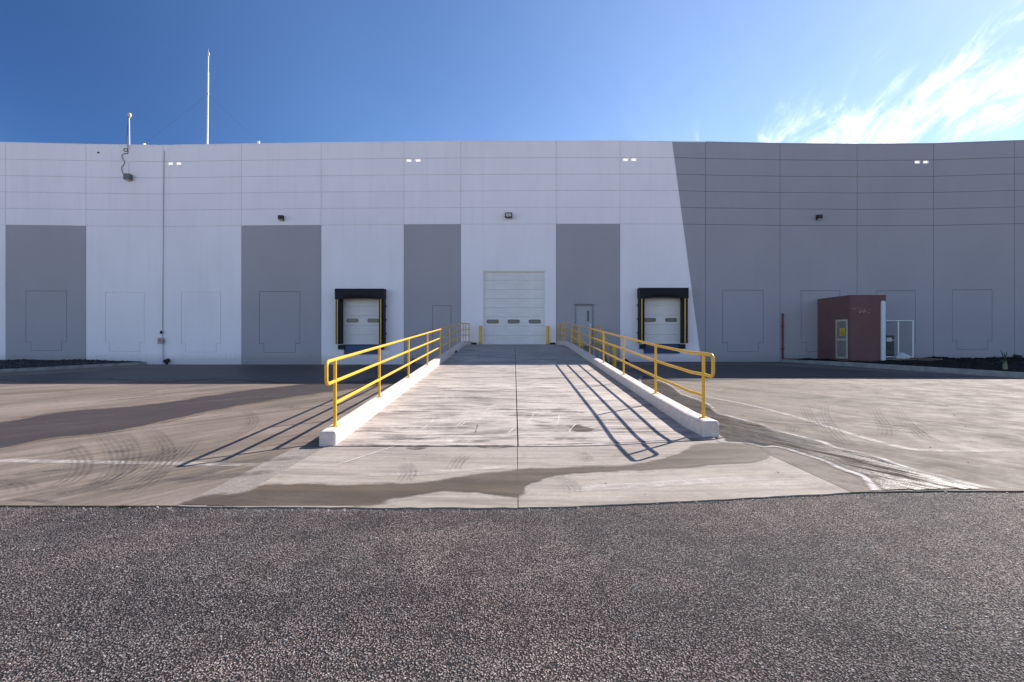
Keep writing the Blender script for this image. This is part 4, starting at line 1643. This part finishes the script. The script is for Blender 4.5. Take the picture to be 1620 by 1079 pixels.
# cable hanging over the parapet to a grey box
x, z = W(201.3, 279.5, 26.3)
gb = empty('equipment_box', (x, D, z))
tag(gb, 'grey equipment box high on the white wall at the end of the loose cable', 'electrical box')
mb = MB()
mb.box(-.20, .16, -.26, -.004, -.17, .18)
mb.build('housing', M['box_grey'], gb, bevel=0.025)
mb = MB()
mb.tube([(.16, -.14, .05), (.22, -.14, .05)], .07, 12)
mb.build('knob', M['box_grey'], gb)
mb = MB()
mb.box(-.12, .12, -.25, -.02, -.20, -.171)
mb.build('lens', M['amber'], gb)
mb = MB()
mb.tube([(-.05, -.05, .18), (-.07, -.03, .9)], .012, 6)
mb.build('conduit', M['trunking'], gb)
cz = [(195, 545, 1), (188, 640, 1), (184, 765, 1), (189, 790, 0), (182, 806, 0), (166, 806, 0), (160, 795, 0), (168, 786, 0), (182, 790, 0), (190, 806, 0), (185, 822, 0), (165, 822, 0), (148, 836, 0), (152, 858, 0), (166, 882, 0), (158, 905, 0), (147, 918, 0), (149, 945, 0), (154, 962, 0), (162, 966, 0)]
pts = []
for a, b_, rf in cz:
    if rf:
        xx, zz = W(160 + a / 4.496, 60 + b_ / 4.496, YM - .05)
        pts.append((xx, YM - .06, zz))
    else:
        xx, zz = W(160 + a / 4.496, 60 + b_ / 4.496, D - .04)
        pts.append((xx, D - .04, zz))
pts.insert(3, (pts[3][0], D - .03, wz(200, 223.6) + .06))
sm = []
for i in range(len(pts) - 1):
    p0, p1, p2, p3 = (Vector(pts[max(0, min(len(pts) - 1, i + j - 1))]) for j in range(4))
    for s in range(5):
        u = s / 5
        sm.append(0.5 * ((2 * p1) + (-p0 + p2) * u + (2 * p0 - 5 * p1 + 4 * p2 - p3) * u * u + (-p0 + 3 * p1 - 3 * p2 + p3) * u ** 3))
sm.append(Vector(pts[-1]))
mb = MB()
mb.tube(sm, .016, 6)
o = mb.build('loose_cable', M['cable'])
tag(o, 'loose dark cable looping down from the sensor mast over the parapet', 'cable')

# ------------------------------------------------------------------ right-hand bed, kerb, hut, cage
KR = [(15.65, 26.49), (16.35, 22.6), (17.05, 18.8), (17.65, 15.4), (18.3, 12.0), (19.3, 7.0)]


def kerb_line(name, line, w, zb, zt, m, side):
    """side: +1 the bed lies to the right of the line"""
    mb = MB()
    rows = []
    for i, (x, y) in enumerate(line):
        a = np.array(line[max(i - 1, 0)])
        b2 = np.array(line[min(i + 1, len(line) - 1)])
        d_ = (b2 - a) / np.linalg.norm(b2 - a)
        n_ = np.array((-d_[1], d_[0]))
        p, q = np.array((x, y)), np.array((x, y)) + n_ * w * side
        h = zt(x, y)
        rows.append([(p[0], p[1], zb), (p[0] + n_[0] * .02 * side, p[1] + n_[1] * .02 * side, h - .02), (p[0] + n_[0] * .04 * side, p[1] + n_[1] * .04 * side, h), (q[0], q[1], h), (q[0], q[1], zb)])
    vs = [v for r_ in rows for v in r_]
    fs = [(i * 5 + k, i * 5 + k + 1, (i + 1) * 5 + k + 1, (i + 1) * 5 + k) for i in range(len(rows) - 1) for k in range(4)]
    fs += [tuple(range(5))[::-1], tuple(range((len(rows) - 1) * 5, len(rows) * 5))]
    mb.add(vs, fs)
    return struct(mb.build(name, m))


kerb_line('bed_kerb', KR, 0.16, -.05, lambda x, y: .36 if y < 26 else .30, M['kerb_grey'], 1)


def lumpy(name, inside, x0, x1, y0, y1, res, zf, m):
    mb = MB()
    nx, ny = int((x1 - x0) / res), int((y1 - y0) / res)
    idx = {}
    rl = random.Random(5)
    for j in range(ny + 1):
        for i in range(nx + 1):
            x, y = x0 + (x1 - x0) * i / nx, y0 + (y1 - y0) * j / ny
            idx[(i, j)] = len(mb.v)
            mb.v.append((x, y, zf(x, y) + rl.uniform(-.010, .010)))
    for j in range(ny):
        for i in range(nx):
            x, y = x0 + (x1 - x0) * (i + .5) / nx, y0 + (y1 - y0) * (j + .5) / ny
            if inside(x, y):
                mb.f.append((idx[(i, j)], idx[(i + 1, j)], idx[(i + 1, j + 1)], idx[(i, j + 1)]))
                mb.s.append(True)
    return struct(mb.build(name, m, fix=False))


def kr_x(y):
    p = KR[::-1]
    return float(np.interp(y, [b_ for _, b_ in p], [a for a, _ in p]))


def soil_z(x, y):
    d_ = x - kr_x(y)
    return .30 + .05 * min(1, max(0, d_) / 2.0) - 0.02 * max(0, (y - 25.5)) + .03 * math.sin(x * 1.7 + y * 2.3) + .02 * math.sin(x * 4.1 - y * 3.3)


lumpy('planting_bed', lambda x, y: x > kr_x(y) + .08, 15.6, 42, 7, 26.49, 0.17, soil_z, M['soil'])


def stones(name, n, place, m, smin, smax, flat=0.7, seed=1, kind='stuff', sides=5):
    """angular loose stones, one mesh"""
    rr = random.Random(seed)
    mb = MB()
    for _ in range(n):
        p = place(rr)
        if p is None:
            continue
        s = smin + (smax - smin) * rr.random() ** 2.2
        th = rr.uniform(0, 6.28)
        vs = []
        for k in range(sides):
            a = th + 2 * math.pi * k / sides + rr.uniform(-.3, .3)
            q = s * rr.uniform(.7, 1.15)
            vs.append((p[0] + q * math.cos(a), p[1] + q * math.sin(a) * .8, p[2] - s * .15))
        for k in range(sides):
            a = th + 2 * math.pi * (k + .4) / sides + rr.uniform(-.3, .3)
            q = s * rr.uniform(.4, .8)
            vs.append((p[0] + q * math.cos(a), p[1] + q * math.sin(a) * .8, p[2] + s * flat * rr.uniform(.6, 1.1)))
        fs = [(k, (k + 1) % sides, sides + (k + 1) % sides, sides + k) for k in range(sides)] + [tuple(range(sides, 2 * sides))]
        mb.add(vs, fs)
    o = mb.build(name, m, fix=False)
    o['kind'] = kind
    return o


def bed_place(rr):
    y = 12 + 14.4 * rr.random() ** 0.8
    x = kr_x(y) + .25 + rr.random() * 13
    return (x, y, soil_z(x, y))


stones('soil_clods', 2200, bed_place, M['soil'], .015, .06, .6, 21)
stones('soil_clods', 500, lambda rr: (lambda x: (x, rr.uniform(25.9, 26.45), soil_z(x, 26.2) + .02))(rr.uniform(20, 36)), M['soil'], .04, .11, .8, 22)

# maroon hut
HX0, HX1, HY0, HY1, HZ0, HZ1 = 17.77, 19.66, 23.92, 26.46, .20, 3.77
hut = empty('pump_house', ((HX0 + HX1) / 2, HY0, HZ0))
tag(hut, 'small maroon rendered hut with a cream louvred door in its left side', 'hut')
O = Vector(hut.location)


def hb(*a):
    m_ = MB()
    m_.box(*a)
    m_.v = [tuple(Vector(p) - O) for p in m_.v]
    return m_


hb(HX0, HX1, HY0, HY1, HZ0, HZ1).build('wall', M['maroon'], hut, bevel=0.012)
hb(HX0 - .006, HX1 + .006, HY0 - .006, HY1, HZ1 + .002, HZ1 + .03).build('roof_edge', M['maroon'], hut)
dy0, dy1, dz0, dz1 = 24.07, 24.93, .43, 2.53
df_ = MB()
for a in ((dy0, dy0 + .09, dz0, dz1), (dy1 - .09, dy1, dz0, dz1), (dy0 + .09, dy1 - .09, dz0, dz0 + .1), (dy0 + .09, dy1 - .09, dz1 - .1, dz1), (dy0 + .09, dy1 - .09, 1.40, 1.50)):
    df_.box(HX0 - .05, HX0 - .004, a[0], a[1], a[2], a[3])
df_.v = [tuple(Vector(p) - O) for p in df_.v]
door = df_.build('door', M['cream'], hut, bevel=0.005)
hb(HX0 - .012, HX0 - .003, dy0 + .09, dy1 - .09, dz0 + .1, dz1 - .1).build('door_backing', M['rubber'], door)
for (za, zb2) in ((dz0 + .1, 1.40), (1.50, dz1 - .1)):
    n = int((zb2 - za) / .075)
    for k in range(n):
        zz = za + (zb2 - za) * (k + .5) / n
        lv_ = MB()
        lv_.add([(HX0 - .046, dy0 + .092, zz - .034), (HX0 - .046, dy1 - .092, zz - .034), (HX0 - .016, dy1 - .092, zz + .034), (HX0 - .016, dy0 + .092, zz + .034),
                 (HX0 - .042, dy0 + .092, zz - .040), (HX0 - .042, dy1 - .092, zz - .040), (HX0 - .012, dy1 - .092, zz + .028), (HX0 - .012, dy0 + .092, zz + .028)],
                [(0, 1, 2, 3), (7, 6, 5, 4), (0, 4, 5, 1), (2, 6, 7, 3), (1, 5, 6, 2), (0, 3, 7, 4)])
        lv_.v = [tuple(Vector(p) - O) for p in lv_.v]
        lv_.build('louvre_blade', M['louvre'], door)
# warning sign
sy0, sy1, sz0, sz1 = 24.23, 24.60, 1.66, 2.06
hb(HX0 - .062, HX0 - .054, sy0, sy1, sz0, sz1).build('warning_sign', M['sign_yellow'], door)
sg = MB()
yc = (sy0 + sy1) / 2
X_ = HX0 - .0625


def sgq(pts):
    sg.add([(X_, a, b_) for a, b_ in pts], [tuple(range(len(pts)))])


for (p, q, r_) in (((-.14, 0), (.14, 0), (0, .22)),):
    zz0 = sz0 + .14
    o_ = [(yc + p[0], zz0), (yc + q[0], zz0), (yc, zz0 + .23)]
    i_ = [(yc - .095, zz0 + .025), (yc + .095, zz0 + .025), (yc, zz0 + .18)]
    for k in range(3):
        sgq([o_[k], o_[(k + 1) % 3], i_[(k + 1) % 3], i_[k]])
    sgq([(yc + .02, zz0 + .14), (yc - .025, zz0 + .085), (yc + .0, zz0 + .085), (yc - .015, zz0 + .03), (yc + .03, zz0 + .095), (yc + .005, zz0 + .095)])
sgq([(sy0 + .05, sz0 + .075), (sy1 - .05, sz0 + .075), (sy1 - .05, sz0 + .11), (sy0 + .05, sz0 + .11)])
sgq([(sy0 + .08, sz0 + .03), (sy1 - .08, sz0 + .03), (sy1 - .08, sz0 + .05), (sy0 + .08, sz0 + .05)])
sg.v = [tuple(Vector(p) - O) for p in sg.v]
sg.build('sign_print', M['black'], door, fix=False)
# half round trunking up the front corner
tr_ = MB()
n = 9
tx = (HX1 - .17)
pr = [(tx + .115 * math.cos(math.pi * k / (n - 1)), HY0 - .005 - .12 * math.sin(math.pi * k / (n - 1))) for k in range(n)]
tr_.prism(pr, 'z', .36, 3.40)
tr_.lathe([(.118, 3.40), (.10, 3.46), (.05, 3.50), (.001, 3.51)], (tx, HY0 - .005, 0), 18)
tr_.lathe([(.001, .26), (.06, .27), (.1, .31), (.118, .36)], (tx, HY0 - .005, 0), 18)
tr_.v = [tuple(Vector(p) - O) for p in tr_.v]
trk = tr_.build('downpipe_cover', M['trunking'], hut)
for zz in (.8, 1.7, 2.7):
    b2 = MB()
    b2.box(tx + .03, tx + .06, HY0 - .135, HY0 - .115, zz, zz + .03)
    b2.v = [tuple(Vector(p) - O) for p in b2.v]
    b2.build('bolt', M['black'], trk)
# flaked paint high on the front
cp = MB()
rc_ = random.Random(4)
for _ in range(34):
    a = rc_.gauss(18.45, .17) if rc_.random() < .75 else rc_.gauss(18.0, .08)
    zz = rc_.gauss(2.96, .06) if a > 18.2 else rc_.gauss(3.10, .015)
    w = rc_.uniform(.012, .03)
    q = rc_.uniform(.008, .022)
    cp.add([(a - w, HY0 - .0015, zz - q * .4), (a + w * .3, HY0 - .0015, zz - q), (a + w, HY0 - .0015, zz + q * .2), (a, HY0 - .0015, zz + q)], [(0, 1, 2, 3)])
cp.v = [tuple(Vector(p) - O) for p in cp.v]
cp = cp.build('flaked_patch', M['chip'], hut, fix=False)
cp['kind'] = 'stuff'

# red fire pipe
fp = empty('fire_pipe', (wx(1237), D, .2))
tag(fp, 'dark red pipe rising up the grey wall left of the maroon hut', 'pipe')
O = Vector(fp.location)
pts = [(wx(1237), D - .09, 2.92), (wx(1237), D - .09, .42)]
for k in range(1, 6):
    th = math.pi / 2 * k / 5
    pts.append((wx(1237) + .12 * (1 - math.cos(th)), D - .09, .42 - .12 * math.sin(th)))
pts.append((HX0 + .05, D - .09, .30))
mb = MB()
mb.tube([Vector(p) - O for p in pts], .048, 12)
mb.build('pipe', M['red_pipe'], fp)
mb = MB()
mb.lathe([(.06, -.05), (.06, .03), (.03, .05), (.001, .05)], Vector((wx(1237), D - .09, 2.92)) - O, 12)
mb.build('cap', M['red_pipe'], fp)
for zz in (.9, 2.2):
    mb = MB()
    mb.box(-.07, .07, -.15, -.003, zz - .2, zz - .15)
    mb.build('bracket', M['red_pipe'], fp)

# chain-link cage, transformer
CX0, CX1, CY = 19.70, 21.62, 24.55
cg = empty('chain_link_cage', (20.7, CY, .45))
tag(cg, 'galvanised chain link cage beside the right side of the maroon hut', 'cage')
O = Vector(cg.location)


def cgt(pts, r, nm, m='white_enamel'):
    m_ = MB()
    m_.tube([Vector(p) - O for p in pts], r, 8)
    return m_.build(nm, M[m], cg)


zb_, zt_ = .47, 2.47
for (xx, yy) in ((20.83, CY), (CX1, CY), (CX1, 26.40), (CX0 + .02, CY)):
    cgt([(xx, yy, zb_ - .2), (xx, yy, zt_)], .040 if xx < 21 else .033, 'post')
for zz in (zt_, zb_ + .05):
    cgt([(CX0, CY, zz), (CX1, CY, zz)], .028, 'rail')
    cgt([(CX1, CY, zz), (CX1, 26.40, zz)], .028, 'rail')
cgt([(CX0, 26.40, zt_), (CX1, 26.40, zt_)], .028, 'rail')
wm = MB()


def mesh_panel(p0, p1):
    p0, p1 = Vector(p0), Vector(p1)
    wdt = (p1 - p0).length
    hgt = zt_ - zb_
    ux = (p1 - p0) / wdt
    step = .085
    k = -hgt
    while k < wdt:
        for s in (1, -1):
            a = max(0, k)
            b2 = min(wdt, k + hgt)
            if b2 - a < .02:
                continue
            za = (a - k)
            zb2 = (b2 - k)
            if s < 0:
                za, zb2 = hgt - za, hgt - zb2
            A = p0 + ux * a + Vector((0, 0, za))
            B = p0 + ux * b2 + Vector((0, 0, zb2))
            wm.tube([A - O, B - O], .0028, 3, cap=False)
        k += step


mesh_panel((CX0, CY, zb_), (CX1, CY, zb_))
mesh_panel((CX1, CY, zb_), (CX1, 26.40, zb_))
o = wm.build('wire_mesh', M['steel'], cg, fix=False)
o['kind'] = 'stuff'
mb = MB()
mb.box(CX0 + .02, 23.0, 24.3, 26.44, .20, .42)
o = mb.build('concrete_plinth', M['kerb_grey'], None, bevel=0.02)
struct(o)
tf = empty('transformer', (20.45, 25.3, .42))
tag(tf, 'dark green transformer cabinet with a white label inside the chain link cage', 'transformer')
mb = MB()
mb.box(-.6, .52, -.35, .6, .02, 1.22)
mb.build('cabinet', M['green'], tf, bevel=0.02)
mb = MB()
mb.box(-.62, .54, -.38, .62, 1.222, 1.26)
mb.build('lid', M['green'], tf, bevel=0.01)
mb = MB()
mb.box(.08, .36, -.375, -.356, .92, 1.14)
mb.build('label_plate', M['white_enamel'], tf)
mb = MB()
mb.box(-.58, .5, -.37, -.353, .98, 1.03)
mb.build('cross_bar', M['trunking'], tf)
mb = MB()
mb.box(-.02, .1, -.40, -.352, .58, .68)
mb.build('lock', M['black'], tf, bevel=.01)
mb = MB()
for k in range(7):
    mb.box(-.02 + k * .035, -.02 + k * .035 + .022, -.356, -.3515, .34, .39)
mb.build('printed_mark', M['orange'], tf)
# planks, sack
for i, (a, b_, yy, zz, rt, lab) in enumerate(((20.1, 21.5, 24.15, .36, .03, 'old brown plank lying on the soil in front of the chain link cage'), (21.2, 22.7, 24.25, .42, -.05, 'old brown plank at the right end of the plinth by the cage'), (20.7, 22.2, 24.02, .33, .06, 'old brown plank lowest and nearest on the dark soil'))):
    mb = MB()
    mb.box(-(b_ - a) / 2, (b_ - a) / 2, -.09, .09, -.03, .03)
    o = mb.build('plank', M['wood'], None, ((a + b_) / 2, yy, zz + .02), bevel=.008)
    o.rotation_euler = (random.uniform(-.1, .1), random.uniform(-.03, .03), rt)
    tag(o, lab, 'plank', 'old planks by the cage')
bm = bmesh.new()
bmesh.ops.create_icosphere(bm, subdivisions=3, radius=1)
for v in bm.verts:
    n_ = 1 + .10 * math.sin(5 * v.co.x + 3 * v.co.z) + .08 * math.sin(7 * v.co.y + 2)
    sq = 1 - .45 * max(0, v.co.x)
    v.co = Vector((v.co.x * .36, v.co.y * .22, max(-.10, v.co.z * .22 * sq))) * n_
me = bpy.data.meshes.new('sack')
bm.to_mesh(me)
bm.free()
for p in me.polygons:
    p.use_smooth = True
me.materials.append(M['sack'])
o = bpy.data.objects.new('sack', me)
COL.objects.link(o)
o.location = (20.98, 24.40, .52)
tag(o, 'crumpled white sack lying at the foot of the cage post', 'sack')

# yucca
yx, yy = 18.62, 17.2
yz = soil_z(yx, yy)
yk = empty('yucca_plant', (yx, yy, yz))
tag(yk, 'small spiky yucca with a pale stem planted in the dark soil bed', 'plant')
mb = MB()
mb.tube([(0, 0, -.05), (.02, 0, .15), (-.01, 0, .32)], .075, 9, r1=.055)
mb.build('stem', M['bark'], yk)
ry = random.Random(9)
for k in range(26):
    th = ry.uniform(0, 6.28)
    el = ry.uniform(.0, 1.35)
    ln = ry.uniform(.40, .60)
    d_ = Vector((math.cos(th) * math.cos(el), math.sin(th) * math.cos(el), math.sin(el)))
    sd2 = Vector((-math.sin(th), math.cos(th), 0))
    base = Vector((0, 0, .30))
    mb = MB()
    prev = None
    vs, fs = [], []
    for j in range(6):
        u = j / 5
        c = base + d_ * ln * u + Vector((0, 0, -.10 * u * u * math.cos(el)))
        w = .026 * (1 - u) ** .7 + .001
        vs += [c + sd2 * w, c - sd2 * w, c + Vector((0, 0, -.006))]
    for j in range(5):
        a = j * 3
        fs += [(a, a + 3, a + 5, a + 2), (a + 2, a + 5, a + 4, a + 1), (a, a + 1, a + 4, a + 3)]
    mb.add(vs, fs)
    mb.build('leaf', M['leaf'], yk, fix=False)

# ------------------------------------------------------------------ left-hand gravel bed
KL = [(-21.25, 26.49), (-21.7, 24.4), (-22.2, 22.3), (-22.75, 20.1), (-23.9, 15.5), (-25.2, 10.0)]
kerb_line('bed_kerb', KL, 0.18, -.05, lambda x, y: .15, M['kerb_grey'], -1)


def kl_x(y):
    p = KL[::-1]
    return float(np.interp(y, [b_ for _, b_ in p], [a for a, _ in p]))


def grav_z(x, y):
    d_ = kl_x(y) - x
    return .13 + .13 * min(1, max(0, d_) / 2.5) + .02 * math.sin(x * 2 + y)


lumpy('gravel_bed', lambda x, y: x < kl_x(y) - .1, -40, -21, 10, 26.49, 0.2, grav_z, M['gravel'])


def gpl(rr):
    y = 15 + 11.4 * rr.random()
    x = kl_x(y) - .25 - rr.random() ** 1.3 * 10
    return (x, y, grav_z(x, y))


stones('gravel', 5000, gpl, M['gravel'], .02, .07, .8, 31)

# ------------------------------------------------------------------ loose chippings on the road, weeds at the edge


def chip_pl(rr):
    y = 1.9 + 2.6 * rr.random() ** 0.7
    x = rr.uniform(-1.25, 1.25) * y
    if y > edge_y(x) - .02:
        return None
    return (x, y, gz(x) - .014)


stones('loose_chippings', 2600, chip_pl, M['pebble'], .003, .010, .7, 41)
stones('loose_chippings', 160, lambda rr: (lambda x: (x, edge_y(x) - rr.uniform(.0, .06), gz(x) - .014))(rr.uniform(-5, 5.5)), M['pebble'], .006, .018, .7, 42)


def grit_pl(rr):
    x = rr.uniform(-12, 14)
    y = rr.uniform(4.5, 16)
    if -2.9 < x < 3.2 and y > 6.3 or y < edge_y(x) + .05:
        return None
    return (x, y, gz(x) + .002)


stones('yard_grit', 900, grit_pl, M['pebble'], .004, .014, .6, 43)
wd = MB()
rw = random.Random(2)
for cx_, n in ((-3.62, 26), (-1.0, 5), (-2.6, 6)):
    for _ in range(n):
        x = cx_ + rw.gauss(0, .03)
        y = edge_y(cx_) - .012 + rw.uniform(-.008, .008)
        h = rw.uniform(.015, .04)
        dx, dy = rw.uniform(-.03, .03), rw.uniform(-.03, .01)
        z = gz(x) - .014
        wd.add([(x - .004, y, z), (x + .004, y, z), (x + dx, y + dy, z + h)], [(0, 1, 2)])
o = wd.build('weeds', M['weed'], fix=False)
o['kind'] = 'stuff'
